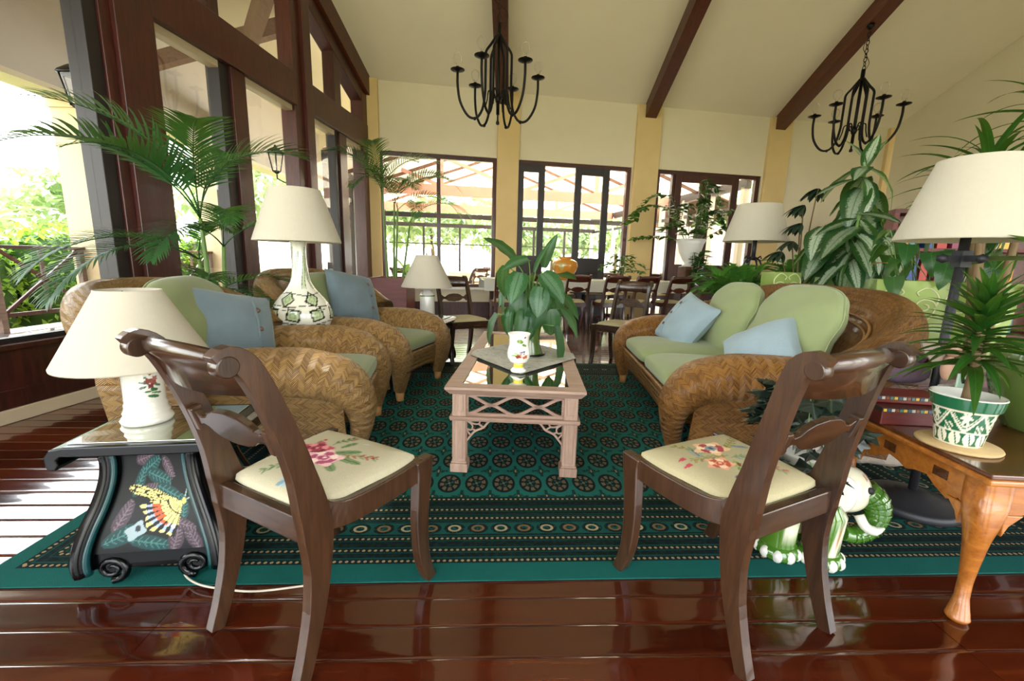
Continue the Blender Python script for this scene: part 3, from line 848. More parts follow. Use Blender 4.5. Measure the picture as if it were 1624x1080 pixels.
for i, u in enumerate((-.9, -.25, .35, .95, 1.45, 2.45)):
    dup(dc0, dpos(u, 1.55), DT_A + pi + radians(((i * 53) % 9) - 4), ['leftmost dining chair on the window side of the white table', 'second dining chair on the window side, behind the near chairs', 'dining chair on the window side, behind the amber jar', 'fourth dining chair on the window side of the white table', 'dining chair on the window side, in front of the double doors', 'rightmost dining chair on the window side, behind the urn'][i], 'dining chairs on the window side of the long table')
# dining table
dt = thing('dining_table', 'long dining table under a white cloth in front of the french windows', 'table', dpos(.45, .72), DT_A)
MB().box(-1.8, 1.8, -.42, .42, .715, .745).build('tabletop', M['dinwood'], dt)
for sx in (-1.6, 1.6):
    for sy in (-.3, .3): MB().rsweep([(sx, sy, 0), (sx, sy, .3), (sx, sy, .715)], (1, 0, 0), [.05, .06, .09], [.05, .06, .09]).build('leg', M['dinwood'], dt, bevel=.006)
def cloth_fn(u, v):
    x = (u - .5) * 3.64; t = (v - .5) * 2; 
    if abs(t) < .72: return V((x, t / .72 * .43, .75))
    k = (abs(t) - .72) / .28; sg = 1 if t > 0 else -1
    return V((x, sg * (.43 + .02 * k + .014 * k * sin(x * 17 + sg)), .75 - .19 * k))
tc = MB().grid(120, 20, cloth_fn).build('tablecloth', M['cloth'], None, dpos(.45, .72), (0, 0, DT_A))
tag(tc, 'white cloth spread over the long dining table with a short drop', 'tablecloth')
# ------------------------------------------------------------------ coffee table
ct = thing('coffee_table', 'limed oak coffee table with mirrored glass top and pierced lattice apron on the green rug', 'table', (.058, 2.765, .012), radians(-2.6))
HW, HL = .335, .83
def frame_ring(x0, y0, x1, y1, w, z0, z1, lip):
    b = MB()
    for k in range(4):
        c = [(-x0, -y0), (x0, -y0), (x0, y0), (-x0, y0)]; i = [(-x0 + w, -y0 + w), (x0 - w, -y0 + w), (x0 - w, y0 - w), (-x0 + w, y0 - w)]
        a, d = k, (k + 1) % 4
        lo = [(p[0] * (1 - lip / abs(p[0])), p[1] * (1 - lip / abs(p[1]))) for p in c]
        P = [(*c[a], z1), (*c[d], z1), (*i[d], z1), (*i[a], z1), (*c[a], z1 - .012), (*c[d], z1 - .012), (*lo[a], z0), (*lo[d], z0), (*i[a], z0), (*i[d], z0)]
        b.add(P, [(0, 1, 2, 3), (0, 4, 5, 1), (4, 6, 7, 5), (6, 8, 9, 7), (8, 3, 2, 9)])
    return b
frame_ring(HW, HL, 0, 0, .075, .405, .445, .022).build('top_frame', M['limed'], ct)
MB().box(-HW + .07, HW - .07, -HL + .07, HL - .07, .430, .438).build('mirror_top', M['mirror'], ct)
LX, LY = HW - .065, HL - .065
for sx in (-1, 1):
    for sy in (-1, 1):
        b = MB(); x, y = sx * LX, sy * LY
        b.box(x - .033, x + .033, y - .033, y + .033, .05, .405)
        for q in ((x, y - .034), (x, y + .034)): b.box(q[0] - .02, q[0] + .02, q[1] - .003, q[1] + .003, .07, .29); b.box(q[0] - .02, q[0] + .02, q[1] - .003, q[1] + .003, .315, .395)
        for q in ((x - .034, y), (x + .034, y)): b.box(q[0] - .003, q[0] + .003, q[1] - .02, q[1] + .02, .07, .29)
        lg = b.build('leg', M['limedz'], ct, bevel=.003)
        pb = MB(); pb.box(x - .043, x + .043, y - .043, y + .043, 0, .045); pb.box(x - .038, x + .038, y - .038, y + .038, .045, .056)
        pb.build('plinth', M['limedz'], lg, bevel=.004)
def lattice(L, n, place, name):
    """pierced lattice, local x along, z up"""
    b = MB(); z0, z1 = .300, .395; h = z1 - z0
    b.box(-L / 2, L / 2, -.008, .008, z1 - .004, .41); b.box(-L / 2, L / 2, -.008, .008, z0 - .012, z0 + .006)
    b.box(-L / 2, -L / 2 + .014, -.008, .008, z0, z1); b.box(L / 2 - .014, L / 2, -.008, .008, z0, z1)
    w = (L - .02) / n
    for i in range(n):
        x0 = -L / 2 + .01 + i * w
        zc = (z0 + z1) / 2
        for sg in (-1, 1):
            P = smooth_path([(x0, 0, zc - sg * h * .5), (x0 + w * .14, 0, zc - sg * h * .40), (x0 + w * .40, 0, zc - sg * h * .06), (x0 + w * .5, 0, zc), (x0 + w * .60, 0, zc + sg * h * .06), (x0 + w * .86, 0, zc + sg * h * .40), (x0 + w, 0, zc + sg * h * .5)], 3)
            b.rsweep(P, (0, 1, 0), .014, .012)
    b.xf(place); return b.build(name, M['limed'], ct)
for sy in (-1, 1): lattice(2 * LX - .06, 2, Matrix.Translation((0, sy * (LY + .015), 0)), 'lattice_apron')
for sx in (-1, 1): lattice(2 * LY - .06, 5, Matrix.Translation((sx * (LX + .015), 0, 0)) @ Matrix.Rotation(pi / 2, 4, 'Z'), 'lattice_apron')
frame_ring(LX + .045, LY + .045, 0, 0, .03, .270, .292, .004).build('lower_moulding', M['limed'], ct)
def bracket(place):
    b = MB()
    arc = smooth_path([(0, 0, -.115), (.022, 0, -.085), (.045, 0, -.06), (.085, 0, -.04), (.105, 0, -.015), (.125, 0, 0)], 4)
    b.rsweep(arc, (0, 1, 0), .009, .012)
    b.rsweep(smooth_path([(.0, 0, -.05), (.024, 0, -.055), (.03, 0, -.03), (.0, 0, -.006)], 4), (0, 1, 0), .007, .010)
    b.rsweep(smooth_path([(.008, 0, -.004), (.035, 0, -.022), (.062, 0, -.022), (.07, 0, -.002)], 4), (0, 1, 0), .007, .010)
    b.rsweep([(.026, 0, -.05), (.05, 0, -.058)], (0, 1, 0), .007, .010); b.rsweep([(.06, 0, -.022), (.085, 0, -.04)], (0, 1, 0), .007, .010); b.rsweep([(0, 0, -.055), (.022, 0, -.083)], (0, 1, 0), .007, .010)
    b.xf(place); return b.build('corner_bracket', M['limed'], ct)
for sy in (-1, 1):
    for sx in (-1, 1):
        bracket(Matrix.Translation((sx * (LX - .033), sy * (LY + .01), .270)) @ Matrix.Diagonal((-sx, 1, 1, 1)))
        bracket(Matrix.Translation((sx * (LX + .01), sy * (LY - .033), .270)) @ Matrix.Rotation(pi / 2, 4, 'Z') @ Matrix.Diagonal((-sy, 1, 1, 1)))
# ------------------------------------------------------------------ wicker suite
def spow(x, e): return (abs(x) ** e) * (1 if x >= 0 else -1)
def superell(b, c, rx, ry, rz, e1=.5, e2=.35, nu=40, nv=20, M=None, su=1.0, sv=1.0, dent=None):
    c = V(c)
    def fn(u, v):
        a = 2 * pi * u; f = -pi / 2 + pi * v
        x = spow(cos(f), e1) * spow(cos(a), e2); y = spow(cos(f), e1) * spow(sin(a), e2); z = spow(sin(f), e1)
        p = V((x * rx, y * ry, z * rz))
        if dent: p = dent(p)
        return (M @ (c + p)) if M else c + p
    return b.grid(nu, nv, fn, cu=True, su=su, sv=sv)
def wicker_seat(name, label, cat, loc, rz, W, mat, group, back_h=.90, deep=.76):
    t = thing(name, label, cat, loc, rz, group)
    xa = W / 2 - .14
    ctl = [(-.60, .47, .085, .085), (-.30, .485, .115, .105), (0, .485, .135, .118), (.20, .480, .145, .120), (.37, .440, .142, .110), (.455, .345, .122, .085), (.468, .235, .092, .060), (.452, .14, .066, .048), (.440, .075, .046, .040)]
    for s in (-1, 1):
        path = smooth_path([(a, b_, 0) for a, b_, _, _ in ctl], 5)
        n = len(path)
        ra = [interp([c[2] for c in ctl], i / (n - 1)) for i in range(n)]; rb_ = [interp([c[3] for c in ctl], i / (n - 1)) for i in range(n)]
        def af(u, v):
            j = int(round(v * (n - 1))); d = (path[min(n - 1, j + 1)] - path[max(0, j - 1)]).normalized(); nn = V((-d.y, d.x))
            ang = 2 * pi * u; r1 = ra[j] * spow(cos(ang), .85); r2 = rb_[j] * spow(sin(ang), .85)
            tap = interp([1.04, 1.0, 1.0, 1.0, 1.0, .99, .96, .93, .91], v)
            return V((s * (xa * tap) + r1, path[j].x + nn.x * r2, path[j].y + nn.y * r2))
        MB().grid(30, n - 1, af, cu=True, su=.74, sv=1.45).build('arm', mat, t)
        # outer side panel under the roll
        def sp(u, v):
            y = lerp(-.58, .40, u); zb = .10 + .05 * sin(pi * u)
            z = lerp(zb, .47, v); return V((s * (xa + .085 + .03 * v - .05 * (1 - v)), y, z))
        MB().grid(20, 10, sp, su=1.0, sv=.4).build('side_panel', mat, t, solid=.02)
        b = MB()
        for o in (0, .014):
            P = smooth_path([(s * (xa - .108), -.30, .462 + o), (s * (xa - .120), .02, .465 + o), (s * (xa - .122), .24, .445 + o), (s * (xa - .112), .37 + o, .38 + o), (s * (xa - .088), .435 + o, .27), (s * (xa - .062), .455 + o, .13)], 5)
            b.tube(P, .0075, 6)
        b.build('rattan_trim', M['rattan'], t)
        MB().lathe([(.0, .0), (.026, .0), (.030, .03), (.037, .085), (.036, .10), (0, .10)], 12, (s * xa * .905, .442, 0)).build('leg', M['rattan'], t)
        MB().lathe([(.0, .0), (.026, .0), (.034, .16), (0, .16)], 12, (s * (xa - .12), -.52, 0)).build('leg', M['rattan'], t)
    # front apron
    def ap(u, v):
        x = (2 * u - 1) * (xa - .045 - .0 * v); zb = .125 + .055 * (1 - (2 * u - 1) ** 4)
        return V((x, lerp(.425, .462, v) - .02 * (2 * u - 1) ** 2 * 0, lerp(zb, .335, v)))
    MB().grid(24, 8, ap, su=W * .8, sv=.24).build('apron', mat, t, solid=.025)
    MB().box(-xa + .06, xa - .06, -.5, .44, .20, .315).build('seat_deck', mat, t)
    # fan back: flared shell rolled over at the rim
    a_ = W / 2 - .17; b0 = .33
    prof = [(.02, .16), (.0, .30), (.02, .44), (.06, .58), (.11, .70), (.165, .79), (.225, .845), (.285, .855), (.335, .825), (.362, .76), (.355, .68), (.31, .58), (.24, .46), (.18, .34), (.14, .22), (.12, .12)]
    pp = smooth_path(prof, 3); m = len(pp)
    def plan(t_):
        th = (t_ - .5) * pi * 1.04
        return V((a_ * spow(sin(th), .72), -.16 - b0 * spow(max(0, cos(th)), .62), 0))
    def bf(u, v):
        q = plan(u); dq = (plan(min(1, u + .004)) - plan(max(0, u - .004)))
        nn = V((dq.y, -dq.x, 0)).normalized()
        if nn.y > .2: nn = -nn
        j = int(round(v * (m - 1))); d, z = pp[j].x, pp[j].y
        e = abs(2 * u - 1); k = 1 - .50 * e ** 3.0
        zz = z if z < .3 else .3 + (z - .3) * k * (back_h - .3) / .555
        dd = d * (.80 + .20 * (1 - e))
        return q + nn * dd + V((0, 0, zz))
    MB().grid(64, m - 1, bf, su=W * 1.7, sv=1.75).build('fan_back', mat, t)
    b = MB()
    for jv in (.26, .285):
        b.tube([bf(i / 60, jv) + V((0, .012, .004)) for i in range(4, 57)], .008, 6)
    b.build('rattan_trim', M['rattan'], t)
    return t
sofa = wicker_seat('wicker_sofa', 'amber wicker two seat sofa with a wide rolled fan back and sage cushions', 'sofa', (1.385, 2.93, .012), radians(86), 1.92, M['wicks'], None, .93)
ac1 = wicker_seat('wicker_armchair', 'honey wicker armchair nearest the butterfly side table, with herringbone arms', 'armchair', (-1.27, 2.33, .012), radians(-80), 1.02, M['wick'], 'wicker armchairs facing the sofa', .90)
ac2 = wicker_seat('wicker_armchair', 'honey wicker armchair behind the tall painted vase lamp, nearer the windows', 'armchair', (-1.16, 3.47, .012), radians(-105), 1.0, M['wickfar'], 'wicker armchairs facing the sofa', .93)
def local(o, p): return Matrix.Translation(o.location) @ Matrix.Rotation(o.rotation_euler.z, 4, 'Z') @ V(p)
def seat_cushion(par, x, hw, lab, mat, group, y=.02, hy=.45):
    b = MB()
    def dent(p): 
        if p.z > 0: p.z += .018 * (1 - (p.x / hw) ** 2) * (1 - (p.y / hy) ** 2) - .004 * sin(p.x * 31 + p.y * 11)
        return p
    superell(b, (0, 0, 0), hw, hy, .066, .55, .22, 48, 16, None, 1, 1, dent)
    o = b.build('seat_cushion', mat, None, local(par, (x, y, .383)), (0, 0, par.rotation_euler.z))
    tag(o, lab, 'cushion', group); 
    return o
def back_cushion(par, x, hw, hh, lab, mat, group, y=-.27, z=.63, tilt=20, roll=0, yaw=0, th=.095):
    b = MB()
    def dent(p):
        k = 1.0 + .10 * (p.z / hh)
        f = (1 - (p.x / hw) ** 2) * (1 - (p.z / hh) ** 2)
        q = V((p.x * (1.0 - .10 * max(0, p.z / hh) ** 3), p.y * (.75 + .35 * max(0, f)) + .006 * sin(p.z * 34 + p.x * 13), p.z))
        return q
    # build with its face towards +y
    Mx = Matrix.Rotation(pi / 2, 4, 'X')
    def fn(u, v):
        a = 2 * pi * u; f = -pi / 2 + pi * v
        X = spow(cos(f), .55) * spow(cos(a), .55) * hw; Z = spow(cos(f), .55) * spow(sin(a), .55) * hh; Y = spow(sin(f), .7) * th
        return dent(V((X, Y, Z)))
    b.grid(56, 18, fn, cu=True)
    # piped seam round the edge
    o = b.build('back_cushion', mat, None)
    seam = MB(); P = [dent(V((spow(cos(2 * pi * i / 56), .55) * hw * 1.005, 0, spow(sin(2 * pi * i / 56), .55) * hh * 1.005))) for i in range(57)]
    seam.tube(P, .005, 5, caps=False).build('piping', mat, o)
    o.location = local(par, (x, y, z))
    o.rotation_euler = (Matrix.Rotation(par.rotation_euler.z + radians(yaw), 4, 'Z') @ Matrix.Rotation(radians(tilt), 4, 'X') @ Matrix.Rotation(radians(roll), 4, 'Y')).to_euler()
    tag(o, lab, 'cushion', group); return o
def throw_pillow(par, p, rot, size, mat, lab, group, th=.10, buttons=3, ps=1):
    b = MB(); n = 22
    for sg in (1, -1):
        def fn(u, v):
            a, c = 2 * u - 1, 2 * v - 1
            h = th * max(0, (1 - a * a)) ** .42 * max(0, (1 - c * c)) ** .42
            x = a * size / 2 * (1 - .07 * (1 - c * c) * a * a); z = c * size / 2 * (1 - .07 * (1 - a * a) * c * c)
            return V((x, sg * (h + .003 * sin(a * 7 + c * 5) * (h > .02)), z))
        b.grid(n, n, fn, flip=(sg > 0))
    o = b.build('throw_pillow', mat, None)
    if buttons:
        fl = MB()
        P = [V((ps * size * .20, th * max(0, (1 - .16)) ** .42 * max(0, 1 - (c * c)) ** .42 + .003, c * size * .47)) for c in [(-.96 + i * .12) for i in range(17)]]
        fl.rsweep(P, (0, 1, 0), .012, .004).build('placket', mat, o)
        for i in range(buttons):
            c = (i - (buttons - 1) / 2) * .46
            q = V((ps * size * .20 + ps * .014, th * (1 - .2) ** .42 * (1 - c * c) ** .42 + .006, c * size / 2))
            MB().lathe([(0, .004), (.008, .004), (.013, .001), (.013, -.004), (0, -.006)], 12).xf(Matrix.Translation(q) @ Matrix.Rotation(-pi / 2, 4, 'X')).build('button', M['button'], o)
    o.location = local(par, p)
    rx, ry, rz = rot
    o.rotation_euler = (Matrix.Rotation(par.rotation_euler.z + radians(rz), 4, 'Z') @ Matrix.Rotation(radians(rx), 4, 'X') @ Matrix.Rotation(radians(ry), 4, 'Y')).to_euler()
    tag(o, lab, 'pillow', group); return o
gs = 'sage cushions on the wicker sofa'
seat_cushion(sofa, .345, .34, 'sage green seat cushion at the far end of the sofa', M['sage'], gs)
seat_cushion(sofa, -.345, .34, 'sage green seat cushion at the end of the sofa nearest the camera', M['sage'], gs)
back_cushion(sofa, .36, .35, .275, 'sage back cushion at the far end of the sofa, behind the buttoned blue pillow', M['sage'], gs, -.24, .665, 22, 0)
back_cushion(sofa, -.36, .385, .285, 'large sage back cushion at the near end of the sofa, behind the rumpled blue pillow', M['sage'], gs, -.30, .675, 22, 0)
gb = 'blue linen pillows'
throw_pillow(sofa, (.45, .04, .59), (32, -16, 22), .45, M['bluel'], 'light blue square pillow with three buttons leaning at the far end of the sofa', gb)
throw_pillow(sofa, (-.56, -.06, .555), (42, 40, 24), .42, M['bluel'], 'pale blue rumpled pillow tucked in the near corner of the sofa', gb, .11, 0)
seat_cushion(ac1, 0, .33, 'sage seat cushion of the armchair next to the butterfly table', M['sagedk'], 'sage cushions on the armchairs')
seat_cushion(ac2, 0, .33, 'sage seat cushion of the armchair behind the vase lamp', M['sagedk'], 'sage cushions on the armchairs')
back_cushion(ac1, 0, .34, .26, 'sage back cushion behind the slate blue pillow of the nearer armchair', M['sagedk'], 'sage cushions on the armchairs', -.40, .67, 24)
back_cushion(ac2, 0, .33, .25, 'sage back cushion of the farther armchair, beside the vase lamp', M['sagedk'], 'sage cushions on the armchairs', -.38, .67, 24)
throw_pillow(ac1, (.0, -.26, .615), (26, -14, -34), .50, M['bluem'], 'slate blue square pillow with brown buttons on the nearer armchair', gb, ps=-1)
throw_pillow(ac2, (-.04, -.18, .70), (26, -12, -12), .46, M['bluem'], 'slate blue square pillow with buttons on the farther armchair', gb, ps=-1)
# ------------------------------------------------------------------ lamps
def shade(par, r0, z0, r1, z1, name='lamp_shade', c=(0, 0)):
    t = .004
    b = MB().lathe([(r0 - t, z0), (r0, z0), (r0 + .001, z0 + .006), (r1 + .001, z1 - .006), (r1, z1), (r1 - t, z1), (r0 - t, z0)], 48, (c[0], c[1], 0))
    s = b.build(name, M['shade'], par)
    f = MB()
    for k in range(3):
        a = k * 2 * pi / 3 + .4
        f.tube([(c[0], c[1], z1 - .02), (c[0] + (r1 - t) * cos(a), c[1] + (r1 - t) * sin(a), z1 - .012)], .003, 6)
    f.tube([(c[0], c[1], z0 + .02), (c[0], c[1], z1 - .01)], .006, 8)
    f.build('shade_frame', M['darkiron'], par)
    MB().lathe([(0, 0), (.012, 0), (.014, .03), (.028, .06), (.03, .085), (.018, .11), (0, .115)], 14, (c[0], c[1], z0 + .05)).build('bulb', M['porc'], par)
    return s
# --- glossy black ceramic side tables
def ceramic_table(name, label, loc, rz, panel=True, group=None):
    t = thing(name, label, 'side table', loc, rz, group)
    zs = [(.0, .178, .150), (.03, .196, .165), (.07, .202, .17), (.12, .196, .165), (.18, .178, .152), (.24, .155, .135), (.30, .136, .122), (.35, .126, .115), (.40, .124, .113), (.43, .130, .118)]
    fine = {k: smooth_path([(q[0], q[k], 0) for q in zs], 6) for k in (1, 2)}
    def hw(z, k):
        P = fine[k]
        for i in range(len(P) - 1):
            if z <= P[i + 1].x: return lerp(P[i].y, P[i + 1].y, max(0, (z - P[i].x) / (P[i + 1].x - P[i].x)))
        return P[-1].y
    def body(u, v):
        z = lerp(.045, .43, v); a, b_ = hw(z, 1) - .012, hw(z, 2) - .012
        s = (u * 4) % 4; k = int(s); f = s - k
        P = [(-a, -b_), (a, -b_), (a, b_), (-a, b_)]
        p, q = P[k], P[(k + 1) % 4]
        return V((lerp(p[0], q[0], f), lerp(p[1], q[1], f), z))
    MB().grid(16, 24, body, cu=True, smooth=False).build('body', M['blackcer'], t)
    # corner bands, rolling into scroll feet
    for sx in (-1, 1):
        for sy in (-1, 1):
            P = [V((sx * (hw(z, 1) - .004), sy * (hw(z, 2) - .004), z)) for z in [.43 - i * .39 / 22 for i in range(23)]]
            band = MB().tube(P, [.022 + .006 * (1 - p.z / .43) for p in P], 10).build('corner_band', M['blackcer'], t)
            for dx, dy in ((-.020, 0), (0, -.020)):
                Q = [p + V((sx * dx, sy * dy * 1.0, 0)) + V((0, sy * .009, 0)) * (1 if dx else 0) + V((sx * .009, 0, 0)) * (1 if dy else 0) for p in P]
                MB().tube(Q, [.008 + .004 * (1 - p.z / .43) for p in Q], 8).build('teal_stripe', M['tealcer'], band)
            b = MB(); sp = []
            for i in range(26):
                a = -pi / 2 + i * .42; r = .040 * (1 - i / 30)
                sp.append((sx * (.150 - .030 - cos(a) * r * 1.15 * 1.0), sy * .158, .046 + sin(a) * r))
            b.tube(sp, [.013 * (1 - i / 40) for i in range(26)], 8)
            b.build('scroll_foot', M['blackcer'], t)
    # front/back rails with arched underside
    for sy in (-1, 1):
        b = MB()
        P = [(-.15, .03)] + [(x, .03 + .045 * cos(x / .12 * pi / 2)) for x in [-.12 + i * .03 for i in range(9)]] + [(.15, .03), (.16, .10), (-.16, .10)]
        b.poly(P, 'y', .02, sy * .148)
        b.build('arched_skirt', M['blackcer'], t)
    # top with rolled ends
    tb = MB()
    prof = [(-.232, .415), (-.226, .398), (-.206, .396), (-.196, .412), (-.200, .428), (-.19, .438), (-.14, .436), (.14, .436), (.19, .438), (.200, .428), (.196, .412), (.206, .396), (.226, .398), (.232, .415), (.232, .44), (.215, .462), (.18, .468), (-.18, .468), (-.215, .462), (-.232, .44)]
    tb.poly(prof, 'y', .37)
    tb.build('tabletop', M['blackcer'], t, bevel=.004)
    MB().box(-.185, .185, -.16, .16, .4685, .4715).build('glass_inset', M['mirror'] if panel else M['blackcer'], t, bevel=.001)
    if panel:
        g = MB()
        def pf(u, v):
            z = lerp(.10, .425, v); a = hw(z, 1) - .036; y = -(hw(z, 2) - .009)
            return V((lerp(-a, a, u), y, z))
        g.grid(100, 110, pf)
        pan = g.build('painted_panel', M['panelp'], t)
        B = []
        def lf(x, y, l, w, a, c, hi):
            B.append((x, y, l, w, a, c, 0))
            B.append((x, y, l * .92, .006, a, hi, 0))
            for i in range(-3, 4):
                tt = i / 3.6; px, py = x + l * tt * cos(radians(a)), y + l * tt * sin(radians(a)); ww = w * sqrt(max(0, 1 - tt * tt))
                for sg in (1, -1):
                    aa = a + sg * 50; B.append((px + .5 * ww * cos(radians(aa)), py + .5 * ww * sin(radians(aa)), ww * .52, .0045, aa, hi, 0))
        te, hi, mv, mh = '#143635', '#3c6a66', '#3c3138', '#6a5b62'
        lf(.40, .90, .16, .075, 12, mv, mh); lf(.48, .82, .17, .075, 28, te, hi); lf(.74, .80, .13, .07, -60, mv, mh); lf(.58, .70, .19, .08, -18, te, hi)
        lf(.30, .66, .16, .07, 65, te, hi); lf(.44, .58, .16, .06, 10, mv, mh); lf(.72, .54, .19, .075, -25, te, hi); lf(.86, .40, .12, .06, 70, te, hi)
        lf(.18, .34, .16, .08, 70, mv, mh); lf(.22, .16, .19, .085, 25, te, hi); lf(.48, .08, .2, .07, -12, te, hi); lf(.72, .10, .13, .07, 70, mv, mh); lf(.88, .10, .13, .065, 110, mv, mh); lf(.80, .24, .14, .06, -20, mv, mh)
        B.append((.34, .20, .10, .07, 30, '#8d9ca0', 4)); B.append((.36, .22, .03, .03, 0, '#2a2f33', 0))
        # swallowtail butterfly: fore and hind wing seen from the side
        B.append((.88, .455, .035, .022, 50, '#c8b45e', 0)); B.append((.93, .53, .05, .006, 55, '#8fa6a0', 0)); B.append((.95, .48, .05, .006, 20, '#8fa6a0', 0))
        leafp = blob_paint('#06090a', B, .05, 9)
        kb, ky, ko, kl, kw = hx('#0a0906'), hx('#d6c877'), hx('#c0502a'), hx('#8fa0bd'), hx('#d8d6c6')
        def wingp(u, v, co):
            x, y = .86 - u, (v - .45) * 1.42
            r = sqrt(x * x + y * y); th = math.degrees(atan2(y, x))
            if x > -.03:
                lim = .74 - .004 * (th - 18) ** 2 * .9
                if -2 < th < 30 and r < max(.42, lim):
                    R_ = r / max(.42, lim); vein = abs((th / 5.2) % 1 - .5)
                    if th > 27 or R_ > .985: return ky if int(r * 60) % 2 else kb
                    if R_ > .86: return ky if vein < .26 and .90 < R_ < .97 else kb
                    if vein > .40: return kb
                    if .40 < R_ < .47 or .64 < R_ < .69: return kb
                    return ky
                if -72 < th <= -2 and r < .50 + .025 * cos(radians(th * 9)):
                    R_ = r / .5; vein = abs((th / 10.0) % 1 - .5)
                    if R_ > .90: return ky if vein < .28 else kb
                    if R_ > .76: return kl if vein < .22 else kb
                    if R_ > .66: return (ko if th > -55 else kw) if vein < .34 else kb
                    if vein > .42 or .33 < R_ < .37: return kb
                    return ko if R_ > .55 and th > -40 else ky
            return leafp(u, v, co)
        paint(pan, wingp)
        # white vine scroll on the side
        vs = MB()
        P = smooth_path([(hw(z, 1) - .008, y, z) for y, z in ((-.06, .40), (-.03, .37), (-.045, .33), (-.01, .30), (-.025, .255), (.015, .225), (.0, .185), (.03, .16), (.025, .12))], 5)
        for i in range(len(P)): P[i].x = hw(P[i].z, 1) - .010
        vs.tube(P, .0028, 5)
        for i in range(3, len(P) - 2, 4):
            p = P[i]; q = p + V((.001, .022 * (1 if i % 8 else -1), .012)); vs.tube([p, (p + q) / 2 + V((.0, 0, .008)), q], .0022, 5)
        vs.build('vine_scroll', M['stone'], t)
    return t
bt = ceramic_table('ceramic_side_table', 'glossy black ceramic side table painted with a butterfly and leaves, left of the near chair', (-1.155, 1.375, .012), radians(9))
bt2 = ceramic_table('ceramic_side_table', 'glossy black ceramic side table behind the farther wicker armchair', (-.83, 4.22, .012), radians(-12), False)
# lamp on the butterfly table
l1 = thing('table_lamp', 'white porcelain table lamp with flower decal on the butterfly side table', 'lamp', (-1.235, 1.385, .485))
col = MB().lathe([(0, 0), (.070, 0), (.073, .012), (.068, .022), (.064, .030), (.066, .037), (.061, .045), (.059, .055), (.060, .062), (.056, .072), (.055, .16), (.056, .20), (.044, .215), (0, .217)], 40).build('column', M['porc'], l1)
db = MB()
db.grid(150, 60, lambda u, v: V((.0566 * cos(2 * pi * u), .0566 * sin(2 * pi * u), .072 + .125 * v)), cu=True)
dec = db.build('flower_decal', M['glazep'], col)
DB = []
for (x, y, rx, ry, a, c_, pt_) in ((.925, .84, .030, .085, 0, '#7d5f1f', 5), (.925, .84, .012, .035, 0, '#a08a3a', 0), (.90, .60, .026, .075, 0, '#7a3a34', 5), (.94, .56, .026, .08, 0, '#8a4a44', 5), (.915, .46, .022, .065, 0, '#6a2f34', 4), (.955, .66, .020, .06, 0, '#96625a', 4),
   (.865, .56, .020, .05, 40, '#35583f', 0), (.855, .44, .022, .045, -20, '#2f5238', 0), (.975, .46, .022, .05, 30, '#3f6a44', 0), (.94, .36, .028, .05, 20, '#2f5a34', 0), (.90, .32, .022, .045, 100, '#3f6a3f', 0), (.93, .18, .034, .06, 35, '#35603a', 0), (.96, .26, .022, .05, 60, '#4a7048', 0), (.88, .70, .012, .03, 0, '#4a7050', 0)): DB.append((x, y, rx, ry, a, c_, pt_))
_df = blob_paint('#cfccc2', DB, .01, 5)
paint(dec, _df)
MB().tube([(0, 0, .215), (0, 0, .26)], .014, 10).build('neck', M['rattan'], l1)
shade(l1, .212, .195, .088, .44, c=(-.035, .03))
# tall painted vase lamp
vt = thing('pedestal_stand', 'slim dark stand carrying the tall painted vase lamp between the armchairs', 'stand', (-1.475, 2.99, .012))
MB().lathe([(0, 0), (.10, 0), (.10, .02), (.03, .05), (.025, .40), (.09, .445), (.10, .455), (0, .455)], 20).build('pedestal', M['blackcer'], vt)
l2 = thing('table_lamp', 'tall white bottle vase lamp with green squares between the two wicker armchairs', 'lamp', (-1.475, 2.99, .468))
vp = smooth_path([(.085, 0), (.10, .012), (.155, .06), (.192, .13), (.199, .175), (.188, .225), (.155, .285), (.110, .335), (.075, .385), (.056, .45), (.047, .53), (.044, .60), (.047, .645), (.054, .675)], 4)
vb = MB()
def vf(u, v):
    x = v * (len(vp) - 1); i = min(int(x), len(vp) - 2); p = vp[i].lerp(vp[i + 1], x - i); a = 2 * pi * u
    return V((p.x * cos(a), p.x * sin(a), p.y))
vb.grid(150, 110, vf, cu=True)
vase = vb.build('vase', M['glazep'], l2)
def vpaint(u, v, co):
    z = co.z; base = hx('#e3e2d2'); blk = hx('#14181a'); gr = hx('#b9c69c'); g2 = hx('#8ea678')
    U = u % 1.0
    def sq(row, n, off, zc, hw_, hh):
        k = (U * n + off) % 1.0 - .5; du = k * (2 * pi / n) * .19; dz = z - zc
        kk = int(U * n + off); rot = .25 * sin(kk * 2.3 + row); x = du * cos(rot) - dz * sin(rot); y = du * sin(rot) + dz * cos(rot)
        d = max(abs(x) / hw_, abs(y) / hh)
        if row == 0: d = (abs(x) / hw_ + abs(y) / hh) * .78
        return d
    c = base
    for row, n, off, zc, h1, h2 in ((0, 6, .15, .292, .042, .034), (1, 8, .3, .190, .036, .033), (2, 7, .1, .085, .038, .033)):
        d = sq(row, n, off, zc, h1, h2)
        if d < 1.22: c = blk
        if d < .92: c = gr
        if .34 < d < .55: c = g2
    for zc, am, n, ph in ((.248, .006, 5, 0), (.325, .008, 3, 1), (.13, .008, 4, 2), (.225, .012, 2, .5)):
        if abs(z - zc - am * sin(U * 2 * pi * n + ph)) < (.0028 if zc != .225 else .0018): c = blk
    if z > .33:
        for k in range(9):
            cu = (k * .113 + .05 * sin(z * 9 + k)) % 1.0; top = .64 - .03 * (k % 3); bot = .36 + .03 * (k % 4)
            d = abs((U - cu + .5) % 1.0 - .5)
            if bot < z < top and d < .028 * min(1, (z - bot) / .06 + .25): c = g2 if k % 2 else gr
            if bot < z < top and abs(d - .024) < .005: c = hx('#4a5a44')
    return c
paint(vase, vpaint)
MB().tube([(0, 0, .67), (0, 0, .70)], .016, 10).build('neck', M['rattan'], l2)
